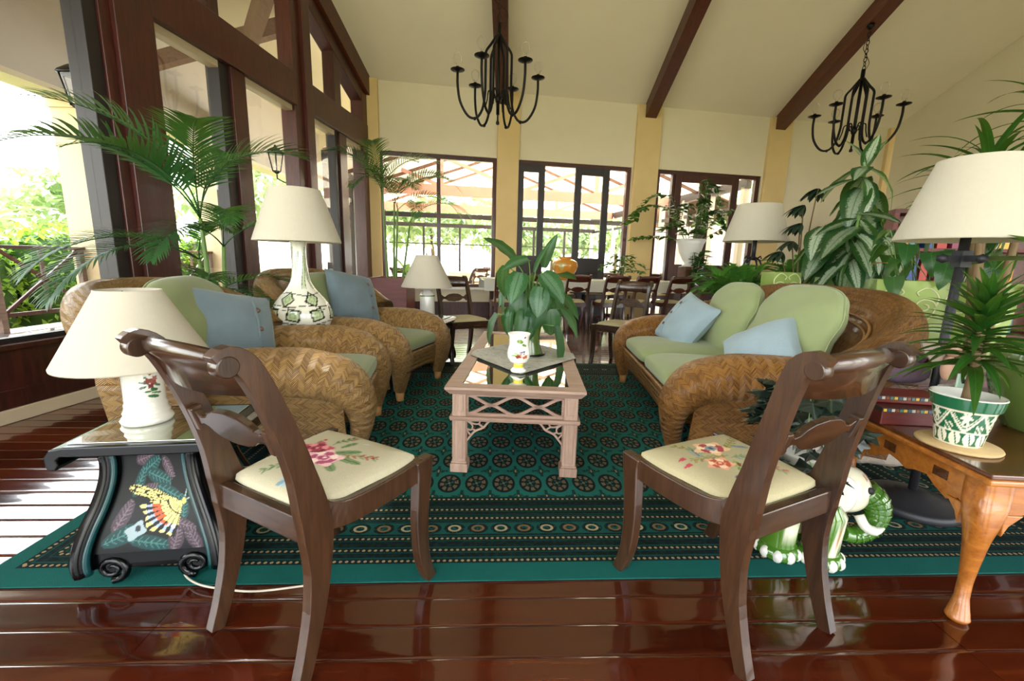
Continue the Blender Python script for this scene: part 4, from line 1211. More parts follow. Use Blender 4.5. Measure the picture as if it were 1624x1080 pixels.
shade(l2, .275, .672, .16, 1.015)
# small lamp on the far ceramic table
l3 = thing('table_lamp', 'small white ginger jar lamp with cream coolie shade behind the farther armchair', 'lamp', (-.855, 4.27, .485))
MB().lathe([(0, 0), (.07, 0), (.075, .02), (.072, .21), (.064, .235), (.045, .25), (.045, .262), (0, .265)], 28).build('jar', M['porc'], l3)
MB().lathe([(.0735, .20), (.0752, .205), (.0735, .212)], 28).build('rim_line', M['greencer'], l3)
shade(l3, .248, .29, .105, .60)
MB().tube([(0, 0, .59), (0, 0, .62)], .008, 8).build('finial', M['rattan'], l3)
# wrought iron lamp by the fern
l4 = thing('floor_lamp', 'wrought iron floor lamp with cream shade behind the far end of the sofa', 'lamp', (2.40, 4.40, 0))
MB().lathe([(0, 0), (.16, 0), (.16, .02), (.05, .05), (.02, .08), (0, .08)], 24).build('base', M['darkiron'], l4)
MB().tube([(0, 0, .06), (0, 0, .86)], .014, 8).tube([(0, 0, 1.12), (0, 0, 1.36)], .02, 10).build('stem', M['darkiron'], l4)
b = MB()
for k in range(6):
    a = k * pi / 3
    b.tube([(r * cos(a + tw), r * sin(a + tw), z) for r, z, tw in ((.012, .84, 0), (.045, .92, .2), (.075, 1.0, .4), (.085, 1.06, .5), (.06, 1.12, .6), (.015, 1.15, .7))], .009, 6)
    b.tube([(.03 * cos(a), .03 * sin(a), 1.13), (.075 * cos(a), .075 * sin(a), 1.16), (.085 * cos(a), .085 * sin(a), 1.135)], .007, 6)
b.lathe([(0, .83), (.02, .835), (.02, .85), (0, .855)], 10).build('basket_cage', M['darkiron'], l4)
shade(l4, .295, 1.30, .195, 1.655)
# big floor lamp on the right
l5 = thing('floor_lamp', 'tall iron floor lamp with big cream shade and stepped round base behind the pine table', 'lamp', (1.815, 1.78, .012))
MB().lathe([(0, 0), (.168, 0), (.172, .008), (.172, .03), (.160, .038), (.135, .040), (.128, .05), (.10, .052), (.094, .062), (.066, .064), (.06, .074), (.02, .078), (0, .08)], 40).build('base', M['darkiron'], l5)
MB().tube([(0, 0, .06), (0, 0, 1.2)], .017, 12).build('stem', M['darkiron'], l5)
b = MB().box(-.075, .075, -.011, .011, 1.082, 1.106).box(-.011, .011, -.075, .075, 1.082, 1.106).box(-.022, .022, -.022, .022, 1.06, 1.125)
for sx in (-1, 1): b.lathe([(0, -.018), (.018, -.01), (.018, .01), (0, .018)], 10, (sx * .078, 0, 1.094)); b.lathe([(0, -.018), (.018, -.01), (.018, .01), (0, .018)], 10, (0, sx * .078, 1.094))
b.build('cross_collar', M['darkiron'], l5)
shade(l5, .225, 1.165, .132, 1.475)

# ------------------------------------------------------------------ cup, pot and runner on the coffee table
cu = thing('footed_vase', 'white footed vase with fruit and flower decoration on the coffee table', 'vase', (.038, 2.27, .459))
cup_prof = [(0, 0), (.040, 0), (.044, .008), (.034, .018), (.026, .026), (.026, .044), (.030, .048), (.048, .058), (.060, .080), (.063, .105), (.058, .130), (.053, .150), (.054, .190), (.060, .207), (.061, .212), (.056, .212), (.050, .19), (.048, .07), (0, .065)]
MB().lathe(cup_prof[:7], 32).build('foot', M['white'], cu)
MB().lathe([(.0265, .026), (.0275, .030), (.0275, .042), (.0265, .046)], 28).build('yellow_band', plain('yellow_glaze', '#dfc83a', .2, .08, 10), cu)
cbd = MB(); cpf = [V((r, z, 0)) for r, z in cup_prof[6:14]]
def cfn(u, v):
    x = v * (len(cpf) - 1); i = min(int(x), len(cpf) - 2); p = cpf[i].lerp(cpf[i + 1], x - i); a = 2 * pi * u; return V((p.x * cos(a), p.x * sin(a), p.y))
cbd.grid(120, 60, cfn, cu=True)
cbody = cbd.build('bowl', M['glazep'], cu)
MB().lathe(cup_prof[13:], 32).build('lining', M['white'], cu)
CB = []
for du in (.0, .5):
    o = .765 + du
    CB += [(o + .02, .40, .05, .07, 0, '#a04a30', 5), (o + .07, .36, .045, .06, 0, '#b05a3a', 5), (o - .03, .36, .035, .05, 20, '#8a3a28', 4), (o + .03, .50, .045, .035, 0, '#3a4a78', 4), (o + .06, .52, .02, .03, 0, '#2f3f5a', 0), (o - .055, .46, .02, .06, 60, '#7a9a4a', 0), (o - .08, .40, .02, .05, 110, '#8aa65a', 0),
           (o - .0, .80, .038, .055, 70, '#6a8a2f', 0), (o + .075, .72, .03, .05, 50, '#5d7d2a', 0), (o + .08, .90, .018, .04, 0, '#6a2a34', 0), (o + .03, .64, .010, .09, 20, '#9aa86a', 0), (o + .04, .40, .03, .03, 0, '#e8dfc8', 5), (o - .08, .58, .012, .05, 30, '#9ab07a', 0)]
fnb = blob_paint('#e9e7df', CB, .02, 4)
paint(cbody, lambda u, v, co: fnb(u if u > .3 else u + 1.0, v, co))
# lace runner
g = G('floral_lace_cloth'); x, y, z = g.coord(); o3 = g.vec(x, y, z)
n1 = g.noise(o3, 14, 4); n2 = g.voro(o3, 26.0)
c = g.mix((n1 > .55) * .6, hx('#b9b6ae'), hx('#a3a08f')); c = g.mix((n2 < .16) * .7, c, hx('#a5707e')); c = g.mix((g.noise(o3, 21, 2) > .63) * .7, c, hx('#7f8f86'))
g.set(color=c, rough=.95); g.bump(n2, .5, .004)
# a square cloth lying cornerwise: its four points hang or lie over the rim
def runner(u, v):
    a, b_ = (u - .5) * 2, (v - .5) * 2
    x = (a - b_) * .192; y = (a + b_) * .25
    z = .0035 + .0015 * sin(a * 9) * cos(b_ * 8)
    d = abs(x) - .332
    if d > 0: z -= d * 2.4; x = (.334 + d * .22) * (1 if x > 0 else -1)
    return V((x, y, z))
rn = MB().grid(48, 48, runner).build('table_mat', g.mat, None, (.072, 2.70, .459), (0, 0, radians(-2.6)))
tag(rn, 'grey floral lace mat laid cornerwise across the mirrored coffee table', 'mat')

# ------------------------------------------------------------------ pine side table
pt = thing('pine_side_table', 'honey pine side table with dark polished top and cabriole legs at the right', 'table', (1.372, 1.132, -.018), radians(-3))
PWd, PD = .95, .60
def ptop(): 
    b = MB(); b.box(-.012, PWd, -.012, PD, .497, .512); return b
ptop().build('tabletop', M['pinetop'], pt, bevel=.004)
MB().box(-.018, PWd, -.018, PD + .004, .478, .497).build('top_moulding', M['pine'], pt, bevel=.006)
def scallop(L):
    P = [(0, .478), (0, .375)]
    for t, z in ((.10, .372), (.16, .385), (.22, .362), (.30, .382), (.36, .405), (.44, .398), (.5, .385), (.56, .398), (.64, .405), (.70, .382), (.78, .362), (.84, .385), (.90, .372), (1, .375)): P.append((t * L, z))
    P.append((L, .478)); return P
b = MB().poly(scallop(PD - .04), 'x', .018, .02); b.build('apron', M['pine'], pt, bevel=.002)
b = MB().poly(scallop(PWd - .06), 'y', .018, .02); b.build('apron', M['pine'], pt, bevel=.002)
b = MB().poly(scallop(PWd - .06), 'y', .018, PD - .05); b.build('apron', M['pine'], pt, bevel=.002)
for yy in (.13, .33): MB().box(.008, .0125, yy, yy + .05, .42, .45).build('peg_block', M['pinetop'], pt)
def cabriole(x, y, dx, dy):
    d = V((dx, dy, 0)).normalized()
    ctl = [(.0, .48, .040, 1), (.0, .42, .042, 1), (.018, .375, .040, 1), (.026, .32, .035, 1), (.018, .25, .027, 0), (.006, .18, .021, 0), (-.002, .12, .0175, 0), (.004, .07, .018, 0), (.018, .03, .026, 0), (.022, .012, .030, 0), (.018, 0, .024, 0)]
    P = [V((x, y, 0)) + d * a + V((0, 0, z)) for a, z, r, s in ctl]
    pp = smooth_path(P, 3); rr_ = [interp([c[2] for c in ctl], i / (len(pp) - 1)) for i in range(len(pp))]
    b = MB(); n = len(pp)
    def fn(u, v):
        j = int(round(v * (n - 1))); a = 2 * pi * u + pi / 4; e = 1.0 if pp[j].z < .28 else lerp(1.0, .45, min(1, (pp[j].z - .28) / .1))
        return pp[j] + V((spow(cos(a), e), spow(sin(a), e), 0)) * rr_[j]
    b.grid(20, n - 1, fn, cu=True)
    return b.build('leg', M['pine'], pt)
for x, y, dx, dy in ((.035, .035, -1, -1), (.035, PD - .06, -1, .6), (PWd - .05, .035, 1, -1), (PWd - .05, PD - .06, 1, 1)): cabriole(x, y, dx, dy)
for _o in pt.children:
    if _o.name.startswith('leg'): _o.location.z = .018
for (x, y, dx, dy) in ((.035, .035, 1, 0), (.035, .035, 0, 1), (.035, PD - .06, 0, -1)):
    P = [(.03, .38), (.085, .38), (.07, .365), (.05, .345), (.036, .31)]
    b = MB()
    if dx: b.poly([(x + a, z) for a, z in P], 'y', .03, y - .015)
    else: b.poly([(y + dy * a, z) for a, z in P], 'x', .03, x - .015)
    b.build('knee_ear', M['pine'], pt, bevel=.003)
# saucer and patterned pot
co = MB().lathe([(0, 0), (.103, 0), (.106, .005), (.103, .010), (0, .010)], 40).build('cork_coaster', M['cork'], None, (1.470, 1.330, .495))
tag(co, 'round cork coaster under the green and white pot on the pine table', 'coaster')
ppot = thing('flower_pot', 'green and white relief patterned flower pot with dracaena on the pine table', 'pot', (1.470, 1.332, .505), radians(20))
ppot.scale = (.79, .79, .95)
def pot_paint(u, v, co):
    z = co.z; wht = hx('#d9d4be'); gr = hx('#1f5a3a'); U = (u * 6) % 1.0; x = U - .5
    if z > .128: return gr
    if abs(z - .124) < .0045 or abs(z - .052) < .003 or z < .006: return wht
    if z < .052:
        s = ((u * 12) % 1.0) - .5; zz = (z - .006) / .046
        return wht if abs(s) * 2 < .25 + .6 * sin(zz * pi * .85 + .25) and not (abs(s - .18 + .25 * zz) < .05) else gr
    zz = (z - .055) / .066
    arch = .95 - (abs(x) * 2) ** 1.4 * .95
    if abs(zz - (1 - arch) ) < .09: return wht
    if abs(zz - (1 - arch) - .2) < .04: return wht
    d = sqrt((x * 1.6) ** 2 + ((zz - .72) * .62) ** 2)
    an = atan2(zz - .72, x * 2.2)
    if d < .22 + .09 * cos(6 * an): return wht
    if abs(x) > .36 and zz < .45 and cos(zz * 22 + x * 30) > .2: return wht
    return gr
pg = MB(); pc = [V((r, z, 0)) for r, z in ((.070, 0), (.074, .004), (.082, .05), (.097, .122), (.099, .126), (.108, .130), (.112, .150), (.115, .168))]
def pfn(u, v):
    x = v * (len(pc) - 1); i = min(int(x), len(pc) - 2); p = pc[i].lerp(pc[i + 1], x - i); a = 2 * pi * u; return V((p.x * cos(a), p.x * sin(a), p.y))
pg.grid(220, 90, pfn, cu=True)
body = pg.build('pot_body', M['glazep'], ppot); paint(body, pot_paint)
MB().lathe([(.115, .168), (.113, .172), (.106, .170), (.096, .13), (.092, .12), (0, .12)], 40).build('lining', M['porc'], ppot)
MB().lathe([(.090, .1205), (.05, .128), (0, .13)], 24).build('soil', M['soil'], ppot)
# big olive pot at the frame edge
gp = thing('flower_pot', 'large plain olive green glazed pot at the right end of the pine table', 'pot', (1.935, 1.47, .494))
MB().lathe([(0, 0), (.11, 0), (.118, .012), (.15, .08), (.175, .17), (.18, .24), (.172, .30), (.166, .315), (.154, .315), (.16, .28), (.12, .26), (0, .26)], 40).build('pot_body', M['olivecer'], gp)
MB().lathe([(.125, .285), (.06, .29), (0, .292)], 20).build('soil', M['soil'], gp)
# lacquer boxes
def lacquer(loc, rz, sx, sy, sz, lab):
    t = thing('keepsake_box', lab, 'box', loc, rz, 'lacquered boxes on the pine table')
    MB().box(-sx / 2, sx / 2, -sy / 2, sy / 2, 0, sz).build('box_body', M['redbox'], t, bevel=.004)
    b = MB(); n = int(sx / .014)
    cols = ['#c9a23a', '#2f4a6a', '#b8b0a0', '#7a3a2a', '#3f6a5a']
    MB().box(-sx / 2 - .002, sx / 2 + .002, -sy / 2 - .002, sy / 2 + .002, sz - .016, sz - .002).build('lid_band', M['ink'], t)
    for i in range(n):
        x = -sx / 2 + (i + .5) * sx / n
        k = cols[i % 5]; mm = 'bead' + k
        if mm not in M: M[mm] = plain('inlay_' + k[1:], k, .4, .1, 20)
        MB().box(x - .0055, x + .0055, -sy / 2 - .004, -sy / 2 - .002, sz - .014, sz - .004).build('inlay_tile', M[mm], t)
    return t
lacquer((1.505, 1.575, .494), radians(-4), .28, .17, .066, 'red lacquered box with a mosaic inlaid lid edge beside the patterned pot')
lacquer((1.50, 1.60, .561), radians(-7), .26, .12, .030, 'flat dark red box lying on top of the lacquered box')
# fairy figurine on a stone stack with plaque
fg = thing('fairy_figurine', 'grey stone fairy figurine with wings holding a mint green plaque, behind the patterned pot', 'figurine', (1.78, 1.66, .494), radians(20))
b = MB(); rr = random.Random(8)
for r_ in range(4):
    for k in range(4):
        x = -.075 + k * .045 + (r_ % 2) * .02; superell(b, (x, 0, .015 + r_ * .029), .024, .03, .016, .5, .5, 10, 6)
b.build('stone_stack', M['stone'], fg)
MB().box(-.075, .07, -.034, -.026, .115, .175).build('plaque', M['signgreen'], fg, bevel=.003)
lt = MB()
wr = smooth_path([(-.050, -.036, .135), (-.045, -.036, .155), (-.038, -.036, .135), (-.030, -.036, .150), (-.022, -.036, .138), (-.012, -.036, .156), (-.008, -.036, .136), (.004, -.036, .150), (.014, -.036, .138), (.022, -.036, .152), (.032, -.036, .138), (.044, -.036, .150)], 4)
lt.tube(wr, .0022, 5).build('lettering', M['ink'], fg)
fb = MB(); superell(fb, (-.085, .0, .19), .024, .022, .05, 1, 1, 14, 10); superell(fb, (-.085, -.005, .262), .024, .024, .027, 1, 1, 14, 10)
fb.tube([(-.07, -.01, .215), (-.04, -.03, .19), (-.02, -.036, .175)], [.010, .008, .006], 8); fb.build('body', M['figskin'], fg)
hb = MB(); superell(hb, (-.085, .006, .272), .028, .024, .024, 1, 1, 14, 8); hb.build('hair', M['stemb'], fg)
for s, L in ((-1, .17), (1, .10)):
    P = [(-.085, 0, .24), (-.085 + s * .35 * L, .01, .285), (-.085 + s * L, .015, .30 if s < 0 else .27), (-.085 + s * L * .8, .015, .255), (-.085 + s * L * .45, .01, .215), (-.085, 0, .20)]
    wb_ = MB(); wb_.poly([(p[0], p[2]) for p in P], 'y', .006, .018); wb_.build('wing', M['wing'], fg)
pl = MB(); superell(pl, (0, 0, .055), .11, .07, .055, .8, .8, 24, 12)
superell(pl, (-.05, -.02, .125), .045, .04, .022, .9, .9, 18, 8); superell(pl, (.035, -.03, .118), .03, .03, .02, .9, .9, 14, 8)
o = pl.build('knitted_bag', M['purple'], None, (1.70, 1.83, .57)); tag(o, 'plum coloured knitted bag slumped behind the lacquered boxes', 'bag')
# low bench behind the pine table that carries the bag and cloth
bn_ = thing('low_bench', 'dark low bench behind the pine table, half hidden', 'bench', (1.98, 2.02, 0), radians(-4))
MB().box(-.38, .55, -.10, .12, .535, .565).build('seat', M['darkwood'], bn_)
for x in (-.34, .5):
    for y in (-.07, .09): MB().box(x - .02, x + .02, y - .02, y + .02, 0, .535).build('leg', M['darkwood'], bn_)
sk = MB(); 
def skf(p):
    p.x += .02 * sin(p.z * 30); p.y += .012 * sin(p.x * 40 + p.z * 20); return p
superell(sk, (0, 0, .18), .27, .14, .19, .5, .6, 40, 20, None, 1, 1, skf)
o = sk.build('woven_sack', M['sackcloth'], None, (2.02, 2.27, .012), (0, 0, radians(-10))); tag(o, 'pale woven cloth sack on the rug under the low bench', 'sack')

# ------------------------------------------------------------------ ceramic elephant plant stand
el = thing('elephant_plant_stand', 'green and white glazed ceramic elephant stand carrying an ivy pot, beside the right chair', 'plant stand', (1.085, 1.47, .012), radians(-14))
EG = []
def ep(u, v, co): return hx('#d9d2b4')
def elpaint(o, seed, white=False):
    fn_n = random.Random(seed)
    spots = [(fn_n.random(), fn_n.random(), fn_n.uniform(.05, .1)) for _ in range(14)]
    W_, G_, B_ = hx('#dcd6bd'), hx('#49701f'), hx('#9a5a20')
    def fn(u, v, co):
        c = W_ if white else G_
        for (a, b_, r) in spots:
            du = (u - a + .5) % 1 - .5; d = sqrt((du * 1.6) ** 2 + (v - b_) ** 2)
            if d < r * 1.25: c = W_
            if d < r * (.75 if white else .55) and abs(du) > r * .08: c = B_
        return c
    paint(o, fn)
def eobj(name, fill, seed, white=False, mat=None):
    b = MB(); fill(b); o = b.build(name, M['glazep'] if mat is None else mat, el)
    if mat is None: elpaint(o, seed, white)
    return o
eobj('body', lambda b: superell(b, (0, 0, .235), .125, .095, .105, .9, .9, 60, 40), 1)
eobj('head', lambda b: superell(b, (.135, -.01, .265), .075, .07, .085, .95, .95, 40, 30), 2, True)
for k, (x, y) in enumerate(((-.07, -.055), (.065, -.06), (-.07, .055), (.065, .055))):
    lg = eobj('leg', lambda b: b.lathe([(.060, .03), (.058, .06), (.060, .12), (.064, .19), (.04, .23)], 40, (x, y, 0)), 3 + k)
    MB().lathe([(0, 0), (.070, 0), (.076, .014), (.072, .036), (.056, .05), (0, .05)], 28, (x, y, 0)).build('foot', M['greencer'], lg)
    tb_ = MB()
    for q in range(5):
        a = -pi / 2 + (q - 2) * .62 + (.25 if k % 2 else -.25)
        superell(tb_, (x + .063 * cos(a), y + .063 * sin(a), .019), .020, .018, .024, 1, 1, 10, 8)
    tb_.build('toenails', M['porc'], lg)
tr = MB(); P = smooth_path([(.19, -.02, .27), (.225, -.025, .24), (.235, -.03, .19), (.215, -.035, .135), (.17, -.045, .11), (.13, -.055, .115)], 5)
tr.tube(P, [lerp(.046, .026, i / (len(P) - 1)) for i in range(len(P))], 16).build('trunk', M['greencer'], el)
rg = MB()
for i in range(3, len(P) - 3, 2):
    d = (P[i + 1] - P[i - 1]).normalized(); rg.tube([P[i] - d * .003, P[i] + d * .003], lerp(.049, .029, i / (len(P) - 1)), 16, caps=False)
rg.build('trunk_rings', M['greencer'], el)
MB().tube(smooth_path([(.16, -.07, .20), (.175, -.09, .17), (.20, -.10, .165), (.225, -.10, .18)], 4), [.016] * 9 + [.012, .010, .006, .003], 10).build('tusk', M['porc'], el)
for s in (-1, 1):
    eb = MB(); superell(eb, (.09, s * .075, .27), .055, .014, .07, .9, .9, 24, 14); eb.build('ear', M['porc'] if s < 0 else M['greencer'], el)
ey = MB(); superell(ey, (.185, -.062, .29), .012, .008, .012, 1, 1, 10, 8); ey.build('eye', M['ink'], el)
sd = MB(); superell(sd, (-.01, 0, .30), .10, .088, .05, .7, .8, 40, 14); o = sd.build('saddle_cloth', M['glazep'], el); elpaint(o, 21)
MB().lathe([(0, .335), (.06, .335), (.085, .35), (.115, .385), (.115, .40), (0, .40)], 32).build('platform', M['porc'], el)
ivp = thing('ivy_pot', 'white pot of dark leaved ivy standing on the ceramic elephant', 'potted plant', (1.065, 1.485, .413))
MB().lathe([(0, 0), (.06, 0), (.065, .01), (.082, .11), (.088, .118), (.088, .132), (.078, .132), (.074, .11), (0, .108)], 28).build('pot', M['porc'], ivp)
# lamp flex on the rug
cd = MB().tube(smooth_path([(-1.10, 1.30, .02), (-1.05, 1.235, .016), (-.98, 1.195, .016), (-.90, 1.178, .016), (-.78, 1.17, .016), (-.62, 1.20, .018)], 8), .0035, 6).build('lamp_flex', M['cord']); tag(cd, 'thin white lamp flex lying along the front edge of the rug', 'cable')
cd = MB().tube(smooth_path([(-1.30, 1.40, .44), (-1.355, 1.37, .40), (-1.37, 1.33, .30), (-1.36, 1.30, .22), (-1.33, 1.28, .17)], 8), .0028, 6).build('lamp_flex', M['ink']); tag(cd, 'black lamp flex hanging down the left side of the butterfly table', 'cable')

# ------------------------------------------------------------------ chandeliers
def chandelier(name, label, loc, chain, rz):
    t = thing(name, label, 'chandelier', loc, rz, 'wrought iron chandeliers')
    MB().tube([(0, 0, .03), (0, 0, -1.0)], .022, 10).lathe([(0, -.86), (.03, -.85), (.045, -.80), (.03, -.76), (.012, -.74)], 14).lathe([(0, -1.13), (.022, -1.12), (.024, -1.095), (.012, -1.07), (.012, -.98)], 12).build('spindle', M['iron'], t)
    MB().lathe([(0, .10), (.028, .10), (.028, -.02), (.04, -.03), (.036, -.06), (0, -.06)], 14).build('hub', M['iron'], t)
    for k in range(6):
        a = k * pi / 3; ca, sa = cos(a), sin(a)
        def pp_(r, z): return V((r * ca, r * sa, z))
        P = smooth_path([pp_(r, z) for r, z in ((.02, -.03), (.10, -.15), (.165, -.24), (.172, -.34), (.172, -.60), (.176, -.76), (.21, -.95), (.29, -1.06), (.40, -1.04), (.50, -.88), (.535, -.68), (.535, -.52))], 4)
        arm = MB().tube(P, .0165, 8).build('arm', M['iron'], t)
        Q = smooth_path([pp_(r, z) for r, z in ((.05, -.80), (.08, -.72), (.13, -.72), (.145, -.82), (.17, -.92))], 4)
        MB().tube(Q, .009, 6).build('scroll', M['iron'], arm); MB().lathe([(0, -.026), (.024, -.009), (.024, .009), (0, .026)], 8, pp_(.31, -1.07)).build('knot', M['iron'], arm)
        c = pp_(.535, -.52)
        MB().lathe([(.0, -.01), (.03, -.005), (.09, .018), (.092, .024), (.03, .008), (.022, .01), (.022, .06), (0, .06)], 20, c).build('candle_cup', M['iron'], arm)
        MB().lathe([(.014, .06), (.02, .075), (.05, .115), (.062, .155), (.052, .20), (.026, .225), (0, .23)], 20, c).build('bulb', M['bulb'], arm)
    b = MB(); n = int(chain / .06)
    for i in range(n):
        z = .12 + i * .06; L = []
        for k in range(13):
            q = k / 12 * 2 * pi; x = .02 * cos(q); zz = .036 * sin(q)
            L.append((x, 0, z + zz) if i % 2 else (0, x, z + zz))
        b.tube(L, .0055, 5, caps=False)
    b.build('chain', M['iron'], t)
    MB().lathe([(0, chain + .16), (.05, chain + .16), (.05, chain + .12), (.015, chain + .08), (0, chain + .08)], 12).build('ceiling_hook', M['iron'], t)
    MB().tube(smooth_path([(.0, 0, .10), (.09, .02, .13), (.11, .0, .22), (.02, 0, .30), (-.09, 0, .38), (-.05, 0, .5)], 5), .004, 5).build('flex', M['iron'], t)
    return t
chandelier('chandelier', 'black wrought iron chandelier nearest the glazed gable, under the first ceiling beam', (-.27, 6.2, 3.97), .45, radians(10))
c2_ = chandelier('chandelier', 'black wrought iron chandelier with small chain under the right hand beam, above the tall plants', (5.16, 7.08, 3.91), .58, radians(25)); c2_.scale = (1, 1, .95)
# wall lanterns outside
def lantern(loc, label, back):
    t = thing('wall_lantern', label, 'lantern', loc, 0, 'verandah wall lanterns')
    MB().lathe([(0, .36), (.012, .35), (.02, .33), (.05, .31), (.10, .27), (.115, .25), (.10, .245), (0, .245)], 6).build('roof', M['iron'], t)
    MB().lathe([(.092, .245), (.05, .04)], 6, smooth=False).build('lantern_pane', M['bulb'], t)
    b = MB()
    for k in range(6):
        a = k * pi / 3; b.tube([(.094 * cos(a), .094 * sin(a), .25), (.05 * cos(a), .05 * sin(a), .035)], .006, 5)
    b.lathe([(0, 0), (.02, .01), (.052, .035), (.05, .045), (0, .045)], 6).build('cage', M['iron'], t)
    MB().tube([(0, 0, .02), (0, 0, -.05), (back[0] * .5, back[1] * .5, -.09), (back[0], back[1], -.02)], .010, 6).build('bracket', M['iron'], t)
lantern(lw(3.30, .30, 2.06), 'black lantern on a bracket outside the king post of the glazed gable', (.24 * .6, .12))
lantern(lw(.98, .30, 2.06), 'black lantern outside the first big post, behind the palm fronds', (.2, .0))
# dining table top things
jr = thing('amber_jar', 'big amber ceramic jar with pale drip glaze on the white dining table', 'jar', dpos(.05, .50) + V((0, 0, .752)), 0)
MB().lathe([(0, 0), (.10, 0), (.12, .03), (.20, .16), (.225, .24), (.215, .30), (.15, .345), (.10, .36), (.11, .385), (.125, .39), (.10, .39), (.09, .35), (0, .33)], 32).build('jar_body', M['amber'], jr)
b = MB()
def drip(u, v):
    a = radians(175) + u * radians(95); z = lerp(.31, .31 - .24 * (.5 + .5 * sin(u * 9)) * sin(u * pi) - .02, v)
    r = interp([.122, .16, .205, .227, .219, .15], (z - .03) / .32 * .999 if z < .345 else .99); return V((r * cos(a) * 1.012, r * sin(a) * 1.012, z))
b.grid(24, 10, drip).build('drip_glaze', M['paleglaze'], jr)
# ------------------------------------------------------------------ plants
M['agl'] = leafmat('silver_centred_leaf', '#16381c', '#28582d', '#3f673a', '#b4c4a8')
M['agl2'] = leafmat('grey_green_spotted_leaf', '#1a3d22', '#386a3c', '#1c3522', '#56785a')
M['drac'] = leafmat('dark_strap_leaf', '#0b2a10', '#22591c', '#3f7a2c', None, None, .25)
M['palm'] = leafmat('palm_leaflet', '#123a1e', '#2f6a35', None, None, None, .4)
M['palmb'] = leafmat('pale_palm_leaflet', '#4a6b3a', '#8ea86a', None, None, None, .45)
M['ivy'] = leafmat('near_black_ivy_leaf', '#0b1210', '#1c2a20', '#34443a', None, None, .35, False)
M['poth'] = leafmat('heart_leaf', '#173c1c', '#33682f', '#4d8244', None, None, .3)
M['fern'] = leafmat('fern_frond', '#2f6a22', '#5fa03a', None, None, None, .6)
M['jade'] = leafmat('zz_leaf', '#12351a', '#2a5a2c', None, None, None, .25)
M['hedge'] = leafmat('hedge_leaf', '#3f6a1d', '#a3c44a', None, None, None, .5)
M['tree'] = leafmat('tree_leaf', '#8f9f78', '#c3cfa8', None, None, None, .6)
M['banana'] = leafmat('banana_leaf', '#4f8a3a', '#9fc96a', '#cfe3a0', None, None, .4)
M['darkpalm'] = leafmat('dark_palmate_leaf', '#14241a', '#26402c', None, None, None, .4, False)
M['autumn'] = plain('orange_dry_leaf', '#c98a3a', .6, .15, 20)

def leaf_mesh(name, L, W, droop=.6, fold=.25, mat=None, n=8, shape=1.0, wave=0.0, base=.12):
    """grows along +y from the origin, upper face +z"""
    b = MB(); cols = (-1, -.5, 0, .5, 1)
    pts = []; y = z = 0.0; ang = 0.0
    for i in range(n + 1):
        pts.append((y, z)); ang -= droop / n; y += L / n * cos(ang); z += L / n * sin(ang)
    def wd(t): 
        return W / 2 * max(0.0, (sin(pi * min(1, (t * (1 - base) + base)) ** shape)) ** .8) if t < 1 else 0.0
    def fn(u, v):
        i = int(round(v * n)); c = cols[int(round(u * 4))]; w = wd(v)
        return V((c * w, pts[i][0], pts[i][1] + abs(c) * w * fold + wave * W * sin(v * 17 + c * 2) * abs(c)))
    b.grid(4, n, fn)
    me_o = b.build(name, mat); me = me_o.data; bpy.data.objects.remove(me_o); return me
def place(name, me, parent, p, az, el, roll=0, s=1.0, sx=None):
    o = bpy.data.objects.new(name, me); COL.objects.link(o); o.parent = parent
    o.matrix_local = Matrix.Translation(p) @ Matrix.Rotation(az, 4, 'Z') @ Matrix.Rotation(el, 4, 'X') @ Matrix.Rotation(roll, 4, 'Y') @ Matrix.Diagonal(((sx or s), s, s, 1))
    return o
def frond_mesh(name, L, n, ll, el, droop, mat, lw_=.016, ang=58, hang=.5, seed=1, vee=.35):
    q = random.Random(seed); b = MB(); P = []; y = z = 0.0; a = el; m = 24
    for i in range(m + 1):
        P.append(V((0, y, z))); y += L / m * cos(a); z += L / m * sin(a); a -= droop / m
    b.tube(P, [lerp(.006, .0018, i / m) for i in range(m + 1)], 5)
    for k in range(n):
        t = lerp(.22, 1.0, k / (n - 1)); x = t * m; i = min(int(x), m - 1); p = P[i].lerp(P[i + 1], x - i); d = (P[i + 1] - P[i]).normalized()
        ln = ll * (sin(pi * (.18 + .80 * (t - .22) / .78)) ** .6) * q.uniform(.9, 1.08)
        for sg in (-1, 1):
            an = radians(lerp(ang + 14, ang - 26, t) + q.uniform(-4, 4))
            side = V((sg, 0, 0)); nn = V((0, -d.z, d.y))
            dr = d * cos(an) + (side * cos(vee) + nn * sin(vee)) * sin(an)
            pts = [p]; cur = p.copy(); dd = dr.copy()
            for s_ in range(4):
                cur = cur + dd * (ln / 4); pts.append(cur.copy()); dd = (dd + V((0, 0, -hang * .32))).normalized()
            wv = dr.cross(nn).normalized(); wd = [.45, 1.0, .85, .5, .06]
            vs = []
            for s_, c in enumerate(pts): vs += [c - wv * lw_ / 2 * wd[s_], c + wv * lw_ / 2 * wd[s_]]
            b.add(vs, [(2 * s_, 2 * s_ + 1, 2 * s_ + 3, 2 * s_ + 2) for s_ in range(4)], [[(0, s_ / 4), (1, s_ / 4), (1, (s_ + 1) / 4), (0, (s_ + 1) / 4)] for s_ in range(4)], True)
    o = b.build(name, mat); me = o.data; bpy.data.objects.remove(o); return me
